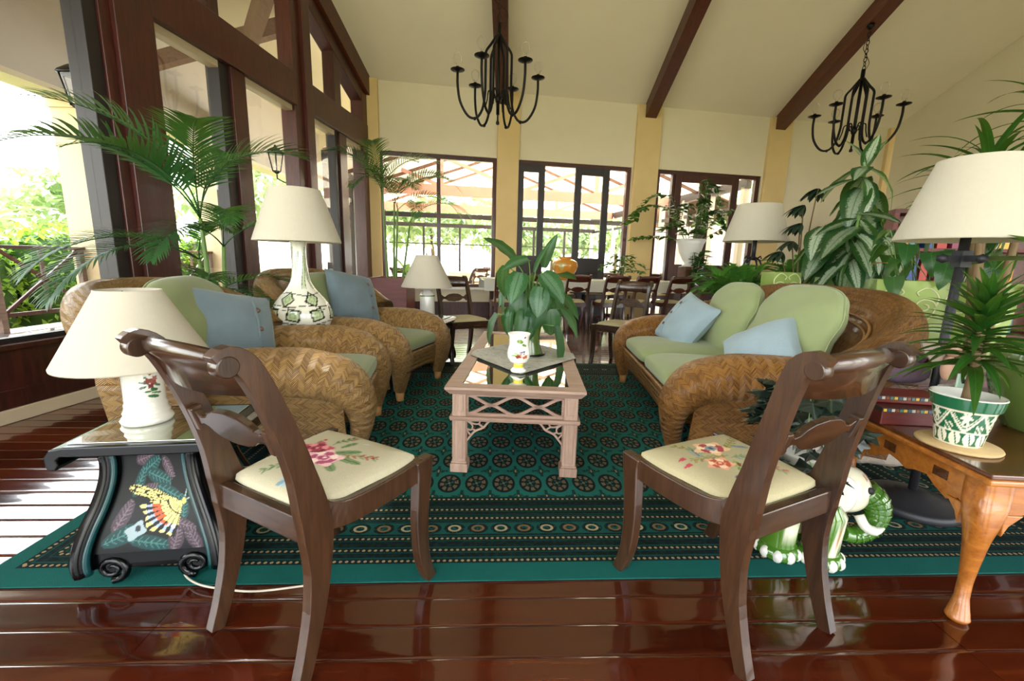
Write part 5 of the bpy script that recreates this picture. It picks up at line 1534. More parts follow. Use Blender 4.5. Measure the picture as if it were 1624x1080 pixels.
def square_pot(par, sx, sy, h, mat, name='planter_box', taper=.9, z=0):
    b = MB(); P = []
    for zz, k in ((z, taper), (z + h, 1)):
        for x, y in ((-1, -1), (1, -1), (1, 1), (-1, 1)): P.append((x * sx / 2 * k, y * sy / 2 * k, zz))
    for zz, k in ((z + h, .93), (z + h - .05, .92)):
        for x, y in ((-1, -1), (1, -1), (1, 1), (-1, 1)): P.append((x * sx / 2 * k, y * sy / 2 * k, zz))
    F = [(3, 2, 1, 0)]
    for L_ in range(3):
        for k in range(4): F.append((L_ * 4 + k, L_ * 4 + (k + 1) % 4, L_ * 4 + 4 + (k + 1) % 4, L_ * 4 + 4 + k))
    b.add(P, F); o = b.build(name, mat, par, bevel=.004)
    MB().box(-sx * .46, sx * .46, -sy * .46, sy * .46, z + h - .06, z + h - .045).build('soil', M['soil'], par)
    return o
# --- 1 big palm by the windows
rp_ = random.Random(21)
pm1 = thing('potted_palm', 'tall feathery palm in front of the first big window post', 'potted plant', (-2.30, 3.28, 0))
MB().lathe([(0, 0), (.13, 0), (.14, .02), (.18, .30), (.19, .34), (.175, .34), (.16, .3), (0, .3)], 28).build('pot', M['olivecer'], pm1)
fA = [frond_mesh('frond', 1.05, 34, .32, 1.15, 1.7, M['palm'], .019, 58, .42, 3), frond_mesh('frond', .95, 32, .29, .8, 1.6, M['palm'], .018, 56, .5, 4), frond_mesh('frond', .80, 28, .25, .5, 1.3, M['palm'], .016, 56, .5, 5)]
b = MB(); heads = []
for (x, y, h, lx, ly) in ((0, 0, 1.30, -.02, -.02), (.05, .03, 1.10, .05, .0), (-.05, .02, 1.0, -.06, .03), (.01, -.05, .72, .02, -.06)):
    P = smooth_path([(x, y, .28), (x + lx * .4, y + ly * .4, h * .6), (x + lx, y + ly, h)], 5)
    b.tube(P, [lerp(.022, .013, i / (len(P) - 1)) for i in range(len(P))], 8); heads.append(P[-1])
b.build('stem', M['stemg'], pm1)
def face(dx, dy): return atan2(-dx, dy)
for (hd_, dx, dy, el, var, s) in ((0, -.50, -.9, .25, 0, 1.1), (0, -.38, -1, -.05, 0, 1.1), (0, .5, -.6, .30, 0, .95), (0, -.1, -1, .30, 1, 1.05), (0, .6, .5, .3, 0, 1.0), (0, -.2, .9, .3, 0, 1.0),
      (1, .9, .35, .1, 1, .9), (1, .6, -.8, .15, 1, .9), (1, .1, -1, -.15, 1, .9), (2, -.52, -.9, -.15, 1, 1.1), (2, -.2, .8, .3, 1, .9), (2, -.36, -1.1, -.3, 1, 1.1),
      (3, .9, -.4, .0, 2, 1.0), (3, -.4, -1, .1, 2, 1.0), (3, .4, -1, -.1, 2, 1.0), (3, -.45, -.9, .0, 2, .9), (3, 1, .2, .2, 2, 1.0), (3, .7, -.9, .3, 2, 1.0), (3, .9, -.05, -.2, 2, .9)):
    place('frond', fA[var], pm1, heads[hd_], face(dx, dy), el, rp_.uniform(-.2, .2), s)
# --- 2 palm in the corner planter box
pm2 = thing('potted_palm', 'slender tall palm in the red brown planter box in the far corner', 'potted plant', (-1.86, 6.66, 0))
square_pot(pm2, .56, .56, .76, M['planter'], 'planter_box', .97)
fB = [frond_mesh('frond', 1.15, 30, .30, 1.1, 1.9, M['palm'], .016, 55, .5, 6), frond_mesh('frond', 1.1, 30, .28, .9, 2.0, M['palmb'], .015, 55, .5, 7)]
b = MB(); heads = []
for (x, y, h, lx, ly) in ((-.08, 0, 2.0, -.05, 0), (.0, .05, 1.85, .03, .02), (.06, -.03, 1.75, .05, -.02), (.14, .02, 1.6, .14, 0)):
    P = smooth_path([(x, y, .7), (x + lx * .3, y + ly, h * .6), (x + lx, y + ly, h)], 5); b.tube(P, [lerp(.022, .012, i / (len(P) - 1)) for i in range(len(P))], 8); heads.append(P[-1])
b.build('stem', M['stemg'], pm2)
for (hd_, dx, dy, el, var, s) in ((0, -.6, -.8, .2, 0, 1), (0, .2, -1, .35, 0, 1.0), (0, 1, -.2, .35, 1, 1.15), (1, 1, -.35, .2, 1, 1.2), (1, .8, .5, .3, 0, 1.0), (1, -.3, -1, -.1, 0, 1.0), (2, 1, -.2, -.1, 1, 1.1), (2, .6, -1, .0, 0, 1.0), (3, 1, .0, .1, 1, 1.0), (3, .3, -1, -.2, 0, .9), (2, -.3, -.9, .3, 0, .9), (0, .5, .6, .5, 0, .9)):
    place('frond', fB[var], pm2, heads[hd_], face(dx, dy), el, rp_.uniform(-.2, .2), s)
# --- 3 leafy plant on the coffee table
ap_ = thing('potted_plant', 'leafy plant with drooping grey green leaves in a green pot on the coffee table', 'potted plant', (.112, 2.72, .461))
MB().lathe([(0, 0), (.082, 0), (.090, .008), (.088, .015), (.070, .06), (.064, .11), (.072, .17), (.086, .215), (.088, .225), (.080, .225), (.07, .2), (0, .2)], 32).build('pot', M['olivecer'], ap_)
MB().lathe([(0, -.004), (.10, -.004), (.105, .006), (.10, .012), (0, .012)], 32).build('saucer', M['blackcer'], ap_)
ra = random.Random(31)
lm3 = [leaf_mesh('leaf', .21, .135, .5, .16, M['agl2'], 9, .85, .02), leaf_mesh('leaf', .20, .125, .9, .2, M['agl2'], 9, .85, .03), leaf_mesh('leaf', .23, .085, .2, .5, M['agl2'], 9, .9, .02)]
st3 = MB()
L3 = [(-.05, -.09, .40, -1.15, 0, 1.05), (.03, -.10, .36, -1.2, 1, 1.0), (.075, -.085, .44, -1.25, 1, 1.05), (-.10, -.06, .30, -1.3, 1, .95), (.10, -.05, .30, -1.35, 1, 1.0), (-.115, -.02, .46, -1.2, 0, 1.05), (-.13, .02, .56, -1.2, 1, 1.15), (-.06, -.07, .52, -1.1, 0, 1.1), (.0, -.08, .26, -1.35, 1, .9),
      (.13, -.02, .40, -.9, 0, 1.0), (.16, .0, .30, -1.0, 0, 1.1), (-.17, -.04, .26, -1.0, 0, 1.1), (.05, -.05, .52, -.9, 0, 1.0), (.11, .04, .50, -.2, 0, 1.05), (.02, .0, .52, 1.05, 2, 1.0), (.07, .02, .55, 1.25, 2, 1.0), (-.08, .02, .58, .9, 0, 1.2), (-.02, .04, .50, -.6, 0, 1.0), (.09, .06, .45, -.5, 0, 1.0), (-.1, .07, .45, -.8, 0, 1.0), (.02, .1, .45, -.9, 1, 1.0), (.12, .08, .38, -1.1, 1, 1.0),
      (-.035, -.115, .30, -1.25, 0, .95), (.12, -.075, .20, -1.3, 2, 1.15), (-.08, -.09, .20, -1.4, 1, .9), (.04, -.10, .44, -1.15, 0, .95), (-.02, -.06, .60, -.2, 2, .9)]
for (x, y, z, el, var, s) in L3:
    x *= 1.22; y *= 1.22; el += ra.uniform(-.1, .35)
    az = face(x, y) + ra.uniform(-.5, .5)
    place('leaf', lm3[var], ap_, V((x, y, z)), az, el, ra.uniform(-.7, .7), s * ra.uniform(.9, 1.12))
    st3.tube(smooth_path([(x * .1, y * .1, .19), (x * .45, y * .45, z * .75 + .05), (x, y, z)], 4), .0035, 5)
st3.build('stem', M['stemg'], ap_)
# --- 4 the bench behind the sofa with painted planters
bs = thing('plant_bench', 'low dark bench behind the sofa that carries the green planters', 'bench', (2.72, 3.15, 0), radians(-6))
MB().box(-.30, .34, -1.15, 1.0, .54, .575).build('seat', M['darkwood'], bs)
for x in (-.26, .3):
    for y in (-1.1, .95): MB().box(x - .025, x + .025, y - .025, y + .025, 0, .54).build('leg', M['darkwood'], bs)
M['limecer'] = plain('lime_green_glazed_ceramic', '#93a95a', .25, .15, 6, .1, 30, coat=.4)
M['limedk'] = plain('shaded_lime_box', '#6f8048', .5, .12, 6)  # olive stands for the planter's shaded side, shade put into the colour
M['scroll'] = plain('cream_slip_scroll', '#d3d6a3', .35, .05, 20)
def scrolls(par, L, h, face_, n, z0):
    """raised cream scroll lines on a planter face; face_ maps (a, z) to a point"""
    b = MB()
    for k in range(n):
        c = (k + .5) / n * L - L / 2; s = 1 if k % 2 else -1
        P = []
        for i in range(20):
            a = i * .42; r = .048 * (1 - i / 24); P.append(face_(c + s * r * cos(a) * 1.1, z0 + r * sin(a)))
        b.tube(P, .0045, 5)
        b.tube(smooth_path([face_(c + s * .05, z0), face_(c + s * .055, z0 + .06), face_(c + s * .01, z0 + .11), face_(c - s * .04, z0 + .085), face_(c - s * .03, z0 + .06)], 5), .0045, 5)
        b.tube(smooth_path([face_(c + s * .05, z0 - .01), face_(c + s * .03, z0 - .07), face_(c - s * .03, z0 - .09), face_(c - s * .055, z0 - .06)], 5), .0045, 5)
    return b.build('scroll_relief', M['scroll'], par)
ag = thing('potted_plant', 'tall bushy plant with silver striped leaves in a square green planter behind the sofa', 'potted plant', (2.66, 3.46, .546), radians(38))
bx = square_pot(ag, .30, .36, .44, M['limedk'], 'planter_box', .92)
ag0 = thing('flower_pot', 'small lime green square planter with cream scrolls, beside the iron lamp', 'pot', (2.285, 3.72, .576), radians(-3))
bx0 = square_pot(ag0, .22, .22, .44, M['limecer'], 'planter_box', .94)
scrolls(bx0, .2, .44, lambda a, z: V((a, -.108, z)), 2, .32)
b = MB(); heads = []
stems = [((0, 0), (-.02, .0), 1.28), ((.05, .03), (.14, .02), .98), ((-.05, 0), (-.16, -.06), .92), ((0, -.05), (.03, -.14), .80), ((.02, .06), (-.05, .14), .85)]
for (x, y), (lx, ly), h in stems:
    P = smooth_path([(x, y, .38), (x + lx * .5, y + ly * .5, lerp(.38, h, .5)), (x + lx, y + ly, h)], 6); b.tube(P, .012, 7); heads.append(P)
b.build('stem', M['stemg'], ag)
lm4 = [leaf_mesh('leaf', .34, .155, .8, .16, M['agl'], 10, .9, .02), leaf_mesh('leaf', .31, .145, 1.1, .2, M['agl'], 10, .9, .03), leaf_mesh('leaf', .28, .125, .4, .2, M['agl'], 10, .9, .02)]
k = 0
for P in heads:
    m = len(P)
    for i in range(2, m):
        for rep in range(3 if P is heads[0] and i > m // 2 else 2):
            az = k * 2.399 + rep * 2.1; t = i / (m - 1)
            el = lerp(-1.1, -.25, t) + ra.uniform(-.3, .25)
            place('leaf', lm4[k % 3], ag, P[i] + V((0, 0, -.01)), az, el, ra.uniform(-.3, .3), ra.uniform(1.0, 1.3)); k += 1
for az in (.4, 2.2, 4.1): place('leaf', lm4[2], ag, heads[0][-1], az, 1.15, 0, .85)
# low dark palmate plant beside it
dk_ = thing('potted_plant', 'dark leaved palmate plant peeping out left of the silver striped plant', 'potted plant', (2.66, 4.05, .0))
MB().lathe([(0, 0), (.14, 0), (.17, .4), (.16, .4), (0, .38)], 24).build('pot', M['olivecer'], dk_)
b = MB(); lmd = leaf_mesh('leaf', .17, .055, .5, .2, M['darkpalm'], 6)
for (x, y, z, az) in ((-.12, -.1, 1.60, .9), (-.16, -.15, 1.44, 1.2), (.02, -.05, 1.75, .3), (-.05, .1, 1.30, 2.0), (.12, -.1, 1.35, -1.0), (-.22, -.02, 1.20, 1.5)):
    b.tube(smooth_path([(0, 0, .38), (x * .4, y * .4, z * .7), (x, y, z)], 5), .006, 6)
    for j in range(7): place('leaf', lmd, dk_, V((x, y, z)), az + (j - 3) * .5, -.25 - .1 * abs(j - 3), 0, 1.1 - .08 * abs(j - 3))
b.build('stem', M['stemb'], dk_)
# --- 5 lime planter with heart leaves
po = thing('potted_plant', 'wide lime green ceramic planter with cream scrolls and heart shaped leaves, behind the sofa end', 'potted plant', (2.60, 2.66, .576), radians(-33))
bx5 = square_pot(po, .62, .34, .42, M['limecer'], 'planter_box', .90)
scrolls(bx5, .58, .42, lambda a, z: V((a, -.170 * (.9 + .1 * z / .42) - .002, z)), 4, .27)
lmp = [leaf_mesh('leaf', .17, .115, .5, .12, M['poth'], 8, .62, .02, .22), leaf_mesh('leaf', .15, .10, .8, .15, M['poth'], 8, .62, .03, .22)]
b = MB()
for i in range(30):
    x = ra.uniform(-.30, .30); y = ra.uniform(-.10, .14); z = ra.uniform(.50, .74); az = ra.uniform(-pi, pi)
    if i < 4: x = (-.24, -.02, .16, .33)[i]; y = -.21; z = (.44, .52, .50, .42)[i]; az = pi + ra.uniform(-.6, .6)
    place('leaf', lmp[i % 2], po, V((x, y, z)), az, ra.uniform(-1.3, -.5), ra.uniform(-.4, .4), ra.uniform(.8, 1.15))
    b.tube(smooth_path([(x * .6, y * .3, .37), (x * .9, y * .8, z - .02), (x, y, z)], 4), .003, 5)
b.build('stem', M['stemg'], po)
place('dry_leaf', leaf_mesh('dry_leaf', .10, .05, .5, .2, M['autumn'], 6), po, V((-.27, -.12, .52)), .9, .15, 0, 1.0)
# --- 6 dracaena in the patterned pot
dr = thing('potted_plant', 'glossy dark green dracaena growing from the green and white patterned pot', 'potted plant', (1.470, 1.332, .635))
b = MB(); P = smooth_path([(0, 0, 0), (.004, .002, .06), (.0, .0, .13), (.0, .004, .32)], 5); b.tube(P, [lerp(.015, .010, i / (len(P) - 1)) for i in range(len(P))], 8); b.build('stem', M['stemb'], dr)
lmd2 = [leaf_mesh('leaf', .29, .040, .95, .35, M['drac'], 10, .8, .0, .25), leaf_mesh('leaf', .24, .042, .55, .35, M['drac'], 10, .8, .0, .25), leaf_mesh('leaf', .20, .040, .3, .4, M['drac'], 10, .8, .0, .25)]
for i in range(84):
    t = i / 83; z = .12 + .22 * t; el = lerp(.18, 1.30, t ** 1.3) + ra.uniform(-.2, .15)
    place('leaf', lmd2[0 if t < .5 else (1 if t < .8 else 2)], dr, V((0, 0.002, z)), i * 2.399 + ra.uniform(-.2, .2), el, ra.uniform(-.2, .2), ra.uniform(.66, .86) * (1.0 if t < .75 else .75))
# --- 7 tall narrow leaved dracaena behind the big lamp
td = thing('potted_plant', 'tall dracaena with thin arching leaves rising behind the big right lamp', 'potted plant', (2.56, 2.32, 0))
MB().lathe([(0, 0), (.15, 0), (.19, .36), (.18, .36), (0, .33)], 24).build('pot', M['olivecer'], td)
b = MB(); hs = []
for (x, y, h) in ((-.05, .1, 1.62), (.12, .0, 1.88), (.02, .2, 1.45), (-.14, .02, 1.50)):
    P = smooth_path([(0, 0, .3), (x * .5, y * .5, h * .6), (x, y, h)], 5); b.tube(P, [lerp(.022, .012, i / (len(P) - 1)) for i in range(len(P))], 8); hs.append(P[-1])
b.build('stem', M['stemb'], td)
lm7 = [leaf_mesh('leaf', .42, .034, 1.3, .3, M['drac'], 12, .8, 0, .3), leaf_mesh('leaf', .36, .032, .9, .3, M['drac'], 12, .8, 0, .3)]
for h in hs:
    for i in range(26):
        t = i / 25; place('leaf', lm7[i % 2], td, h + V((0, 0, -.14 + .16 * t)), i * 2.399 + h.x * 9, lerp(.15, 1.2, t ** 1.4), ra.uniform(-.2, .2), ra.uniform(.85, 1.15))
# --- 8 feathery fern at the far end of the sofa
fe = thing('potted_plant', 'bright green feathery fern at the far end of the sofa beside the iron lamp', 'potted plant', (2.08, 4.15, .0))
MB().lathe([(0, 0), (.12, 0), (.05, .06), (.04, .5), (.13, .56), (.17, .72), (.16, .72), (0, .70)], 24).build('pot', M['olivecer'], fe)
fm = [frond_mesh('frond', .46, 44, .060, 1.0, 1.9, M['fern'], .008, 70, .2, 8), frond_mesh('frond', .36, 38, .055, 1.2, 1.5, M['fern'], .008, 70, .2, 9)]
for i in range(84): place('frond', fm[i % 2], fe, V((ra.uniform(-.12, .16), ra.uniform(-.1, .1), .71)), i * 2.399, ra.uniform(-.3, .75), 0, ra.uniform(.85, 1.35))
fe2 = thing('potted_plant', 'mid green trailing fern right of the iron lamp, behind the sofa crest', 'potted plant', (2.86, 4.45, 0))
MB().lathe([(0, 0), (.14, 0), (.05, .06), (.04, .66), (.13, .70), (.17, .86), (.16, .86), (0, .84)], 24).build('pot', M['olivecer'], fe2)
for i in range(50): place('frond', fm[i % 2], fe2, V((ra.uniform(-.14, .14), ra.uniform(-.1, .1), .84)), i * 2.399, ra.uniform(-.2, .55), 0, ra.uniform(.9, 1.35))
# --- 9 ivy on the elephant
b = MB(); lobes = []
for k in range(15):
    a = pi / 2 + (k - 7) * (2 * pi * .82 / 14); r = .030 * (1.0 if k % 3 == 1 else (.62 if k % 3 == 0 else .70)) * (1.15 if k == 7 else 1); lobes.append((r * cos(a), .014 + r * sin(a)))
b.add([(0, .012, .004)] + [(x, y, -.006 * (abs(x) / .03)) for x, y in lobes], [(0, i + 1, i + 2) for i in range(14)], [[(.5, .4), (.5 + lobes[i][0] * 14, .4 + lobes[i][1] * 10), (.5 + lobes[i + 1][0] * 14, .4 + lobes[i + 1][1] * 10)] for i in range(14)])
b.add([(0, .012, .004), (lobes[0][0], lobes[0][1], -.004), (lobes[-1][0], lobes[-1][1], -.004)], [(0, 2, 1)])
tmp = b.build('leaf', M['ivy']); ivm = tmp.data; bpy.data.objects.remove(tmp)
b = MB()
for i in range(26):
    a = i * 2.399; rr_ = ra.uniform(.09, .19); z1 = ra.uniform(-.12, .16)
    P = smooth_path([(.03 * cos(a), .03 * sin(a), .11), (.09 * cos(a), .09 * sin(a), .17 + ra.uniform(-.02, .05)), (rr_ * cos(a), rr_ * sin(a), .06 + z1 * .6), (rr_ * 1.08 * cos(a + .2), rr_ * 1.08 * sin(a + .2), z1)], 4)
    b.tube(P, .0018, 5)
    for j in range(2, len(P), 2):
        place('leaf', ivm, ivp, P[j], a - pi / 2 + ra.uniform(-1, 1), ra.uniform(-1.2, .3), ra.uniform(-.5, .5), ra.uniform(1.2, 1.9))
b.build('stem', M['stemg'], ivp)
# --- 10 arching sprays in the white urn on the dining table
ur = thing('urn_of_greenery', 'white urn of arching dark green sprays on a wooden stand at the dining table', 'potted plant', dpos(2.56, .78), BW_A)
ur.scale = (1.22, 1.22, 1.03)
MB().box(-.16, .16, -.16, .16, .60, .74).box(-.11, .11, -.11, .11, .74, 1.00).build('stand', M['beamwood'], ur, bevel=.01)
for x in (-.13, .13):
    for y in (-.13, .13): MB().box(x - .02, x + .02, y - .02, y + .02, 0, .60).build('leg', M['beamwood'], ur)
MB().lathe([(0, 1.0), (.10, 1.0), (.10, 1.02), (.06, 1.05), (.10, 1.12), (.16, 1.26), (.19, 1.40), (.225, 1.49), (.215, 1.49), (.18, 1.42), (0, 1.40)], 32).build('urn', M['white'], ur)
lmj = leaf_mesh('leaf', .125, .066, .3, .15, M['jade'], 4, .8)
def spray(par, p0, dx, dy, L, rise, seed, n=16, s=1.0):
    q = random.Random(seed); P = smooth_path([p0, p0 + V((dx * L * .35, dy * L * .35, rise)), p0 + V((dx * L * .75, dy * L * .75, rise * .95)), p0 + V((dx * L, dy * L, rise * .45))], 6)
    sb = MB().tube(P, .006, 5); 
    for i in range(n):
        t = .15 + .85 * i / (n - 1); x = t * (len(P) - 1); j = min(int(x), len(P) - 2); p = P[j].lerp(P[j + 1], x - j); d = P[j + 1] - P[j]
        for sg in (-1, 1): place('leaf', lmj, par, p, face(d.x, d.y) + sg * 1.0 + q.uniform(-.3, .3), q.uniform(-.5, .4), q.uniform(-.5, .5), s * q.uniform(.8, 1.15))
    sb.build('branch', M['stemg'], par)
for k, (dx, dy, L, r) in enumerate(((-1, -.3, 1.15, .55), (-1, -.1, .9, .75), (-.6, -.5, .6, .6), (.4, -.5, .6, .5), (.0, -.5, .35, .7), (-.8, -.6, .95, .25), (-.95, .2, .8, .10), (.15, -.3, .5, 1.0), (.5, -.1, .7, .95), (1, -.2, .95, .55), (.95, -.4, .9, .25), (-.3, -.8, .4, .2), (-.1, -1, .30, -.35), (.12, -1, .28, -.55), (-.2, -1, .3, -.7), (.5, .3, .8, .7))):
    spray(ur, V((dx * .1, dy * .1, 1.42)), dx, dy, L, r, k, 24 if L > .5 else 16)
fv = thing('flower_vase', 'small clear vase with white flowered trailing stems beside the urn on the dining table', 'vase', dpos(1.16, .55) + V((0, 0, .751)), BW_A)
MB().lathe([(0, 0), (.05, 0), (.06, .05), (.035, .13), (.05, .19)], 20).build('vase', M['bulb'], fv)
for k in range(7): spray(fv, V((0, 0, .12)), cos(k * .9 + 2.2), sin(k * .9 + 2.2) * .5, .42, .30 - .12 * (k % 3), k + 30, 9, .8)
# --- 12 broad leaf plant at the frame edge, in the olive pot
be = thing('potted_plant', 'broad leaved plant growing in the olive pot at the right edge', 'potted plant', (1.935, 1.47, .782))
lmb = leaf_mesh('leaf', .34, .17, .6, .2, M['poth'], 10, .75, .01, .15); b = MB()
for (x, y, z, az, el) in ((-.02, -.03, .28, .7, .75), (.04, .0, .34, -.6, .5), (.0, .06, .30, .1, .3), (.10, -.02, .22, -1.4, .1), (.03, -.06, .20, 2.6, -.2)):
    place('leaf', lmb, be, V((x, y, z)), az, el, 0, 1.0); b.tube(smooth_path([(0, 0, 0), (x * .5, y * .5, z * .6), (x, y, z)], 4), .006, 6)
b.build('stem', M['stemg'], be)
# shelving with books at the right, far behind the planters
sh = thing('bookcase', 'dark red wooden bookcase with magazines against the right hand wall', 'bookcase', (4.55, 4.35, 0), radians(-20))
MB().box(-.75, .75, -.16, .2, 1.62, 1.66).build('top', M['redbox'], sh)
for x in (-.73, .73): MB().box(x - .02, x + .02, -.16, .2, 0, 1.62).build('side_panel', M['redbox'], sh)
for z in (.45, .85, 1.25): MB().box(-.71, .71, -.15, .2, z, z + .03).build('shelf', M['redbox'], sh)
MB().box(-.71, .71, .18, .2, .05, 1.62).build('back_panel', M['beamwood'], sh)
colsb = ['#2f4a8a', '#d9d2c0', '#c9862a', '#b03a30', '#e2ded4', '#3f7a8a', '#8a3a5a', '#d9b04a']
for r_ in range(3):
    z = (.48, .88, 1.28)[r_]; x = -.68; i = 0
    while i < 8:
        w = ra.uniform(.06, .10) * .8; x += ra.uniform(.0, .09); h = ra.uniform(.22, .32); kx = colsb[(i * 3 + r_ * 5) % 8]; cn = ['blue', 'cream', 'orange', 'red', 'white', 'teal', 'plum', 'yellow'][(i * 3 + r_ * 5) % 8]; mm = 'bk' + kx
        if mm not in M: M[mm] = plain('book_cover_' + kx[1:], kx, .5, .08, 6)
        bk = thing('book', cn + ' book standing on the %s shelf of the dark red bookcase' % ('bottom', 'middle', 'top')[r_], 'book', (0, 0, 0), radians(-20), 'books on the red bookcase')
        bk.location = Matrix.Translation(sh.location) @ Matrix.Rotation(radians(-20), 4, 'Z') @ V((x + w / 2, 0, z + .0005))
        MB().box(-w / 2, w / 2, -.11, .10, 0, h).build('cover', M[mm], bk); MB().box(-w / 2 + .003, w / 2 - .003, -.10, .103, .003, h + .001).build('pages', M['paper'], bk)
        x += w + .004; i += 1
sc_ = MB().lathe([(0, 0), (.08, 0), (.12, .05), (.10, .11), (.06, .14), (0, .15)], 20).build('stone_bowl', M['signgreen'], None, (4.35, 4.5, 1.661)); tag(sc_, 'small pale green lidded bowl on top of the bookcase', 'bowl')
cab = thing('wine_cabinet', 'tall reddish wooden cabinet further back along the right hand wall', 'cabinet', (6.6, 7.4, 0), radians(-80))
MB().box(-.5, .5, -.25, .25, .08, 1.95).build('carcass', M['redbox'], cab, bevel=.01); MB().box(-.54, .54, -.28, .26, 1.95, 2.02).build('cornice', M['redbox'], cab, bevel=.01)
for x in (-.25, .25):
    d = MB().box(x - .235, x + .235, -.275, -.25, .12, 1.9).build('door', M['redbox'], cab, bevel=.004); MB().lathe([(0, 0), (.015, 0), (.015, .02), (0, .02)], 10, (x * .2, -.29, 1.0)).build('knob', M['darkiron'], d)
# ------------------------------------------------------------------ outside
gr_ = struct(MB().box(-60, 60, -40, 80, -.7, -.6).build('ground', M['grass']))
pa = struct(MB().box(-1.2, 9.5, .22, 11, -.12, -.02).build('ground_patio', M['patio'], None, BW_O, (0, 0, BW_A)))
# pavilion behind the french windows: gable roof of translucent sheets on timber trusses
pv = thing('garden_pavilion', 'timber pavilion with pale translucent gable roof seen through the french windows', 'pavilion', BW_O, BW_A)
EU0, EU1, RU = -.9, 7.6, 3.3; EZ, RZ = 2.95, 4.45
for sd, (ua, ub) in enumerate(((EU0, RU), (EU1, RU))):
    for k in range(10):
        w0 = .35 + k * .95; w1 = w0 + .93
        off = .02 * (k % 2)
        P = [(ua, w0, EZ - .03 + off), (ub, w0, RZ + off), (ub, w1, RZ + off - .05), (ua, w1, EZ - .08 + off)]
        b = MB().add(P + [(x, y, z + .02) for x, y, z in P], [(0, 1, 2, 3), (7, 6, 5, 4), (0, 4, 5, 1), (2, 6, 7, 3), (0, 3, 7, 4), (1, 5, 6, 2)]); b.build('roof_sheet', M['pavroof'], pv)
        if k % 2 == 0: MB().rsweep([(ua, w0 - .02, EZ - .09), (ub, w0 - .02, RZ - .06)], (0, 1, 0), .09, .05).build('rafter', M['raftwood'], pv)
for w in (3.6, 7.6):
    tr_ = MB().box(EU0, EU1, w - .06, w + .06, EZ - .28, EZ - .02).build('truss_chord', M['pinkbeam'], pv)
    for x, h in ((1.2, .70), (RU, 1.45), (5.4, .7)): MB().box(x - .05, x + .05, w - .04, w + .04, EZ - .05, EZ + h).build('truss_post', M['pinkbeam'], tr_)
    for x0, x1, h in ((RU, 1.25, .66), (RU, 5.35, .66), (1.2, .2, .30), (5.4, 6.4, .3)): MB().rsweep([(x0, w, EZ - .05), (x1, w, EZ + h)], (0, 1, 0), .08, .07).build('truss_strut', M['pinkbeam'], tr_)
for w in (5.6, 9.4): MB().box(EU0, EU1, w - .04, w + .04, 2.28, 2.42).build('cross_beam', M['greymetal'], pv)
for u in (EU0, EU1):
    MB().box(u - .06, u + .06, .4, 9.8, EZ - .25, EZ - .05).build('eaves_beam', M['greymetal'], pv)
    MB().box(u - .03, u + .03, .4, 9.8, 2.28, 2.36).build('eaves_rail', M['greymetal'], pv)
    for k in range(9): MB().box(u - .06, u + .06, .5 + k * 1.15 - .06, .5 + k * 1.15 + .06, -.05, EZ - .2).build('post', M['stucco' if u > 5 else 'greymetal'], pv)
for u in (.6, 2.0, 3.6, 5.0, 6.3): MB().box(u - .04, u + .04, 9.36, 9.44, -.05, 2.3).build('post', M['greymetal'], pv)
MB().box(EU0, EU1, 9.37, 9.43, 1.62, 1.66).build('rear_rail', M['greymetal'], pv)
# patio tables under the pavilion
for i, (u, w) in enumerate(((.9, 2.2), (1.9, 4.2), (3.4, 3.0), (4.9, 4.4))):
    p = bw(u, w, -.02); t = thing('patio_table', ['round patio table under a pale cloth, seen through the left french window', 'patio table with pale cloth further out in the pavilion', 'patio table with cloth seen behind the amber jar', 'patio table with cloth seen behind the double doors'][i], 'table', p, BW_A + i * .4)
    MB().lathe([(0, .73), (.5, .73), (.515, .725), (.52, .70), (.535, .55)], 28).build('tablecloth', M['cloth'], t); MB().lathe([(0, 0), (.25, 0), (.25, .03), (.05, .06), (.05, .72), (0, .72)], 16).build('pedestal', M['darkiron'], t)
    for k in range(3):
        c = dup(dc0, None, None, ['nearest', 'left hand', 'right hand'][k] + ' ' + ['chair at the left table of the pavilion', 'chair at the further pavilion table', 'chair at the pavilion table behind the amber jar', 'chair at the pavilion table behind the double doors'][i], 'pavilion chairs'); a = k * 2.1 + i
        c.location = p + V((cos(a) * .75, sin(a) * .75, 0)); c.rotation_euler = (0, 0, a + pi / 2)
# foliage made of small leaves on a lumpy core
def foliage(b, c, rx, ry, rz, n, q, size):
    for _ in range(n):
        a = q.uniform(0, 2 * pi); f = math.asin(q.uniform(-.6, 1)); r = q.uniform(.72, 1.05)
        p = V((c[0] + rx * r * cos(f) * cos(a), c[1] + ry * r * cos(f) * sin(a), c[2] + rz * r * sin(f)))
        s = size * q.uniform(.6, 1.3); E = Matrix.Rotation(q.uniform(0, 2 * pi), 3, 'Z') @ Matrix.Rotation(q.uniform(-1.1, 1.1), 3, 'X')
        vs = [p + E @ V(v) * s for v in ((0, -.5, 0), (.26, 0, .06), (0, .6, -.08), (-.26, 0, .06))]
        b.add(vs, [(0, 1, 2, 3)], [[(.5, 0), (1, .5), (.5, 1), (0, .5)]])
q = random.Random(77)
M['hedgecore'] = plain('hedge_shadow_core', '#2c4a18', .95, .3, 6)
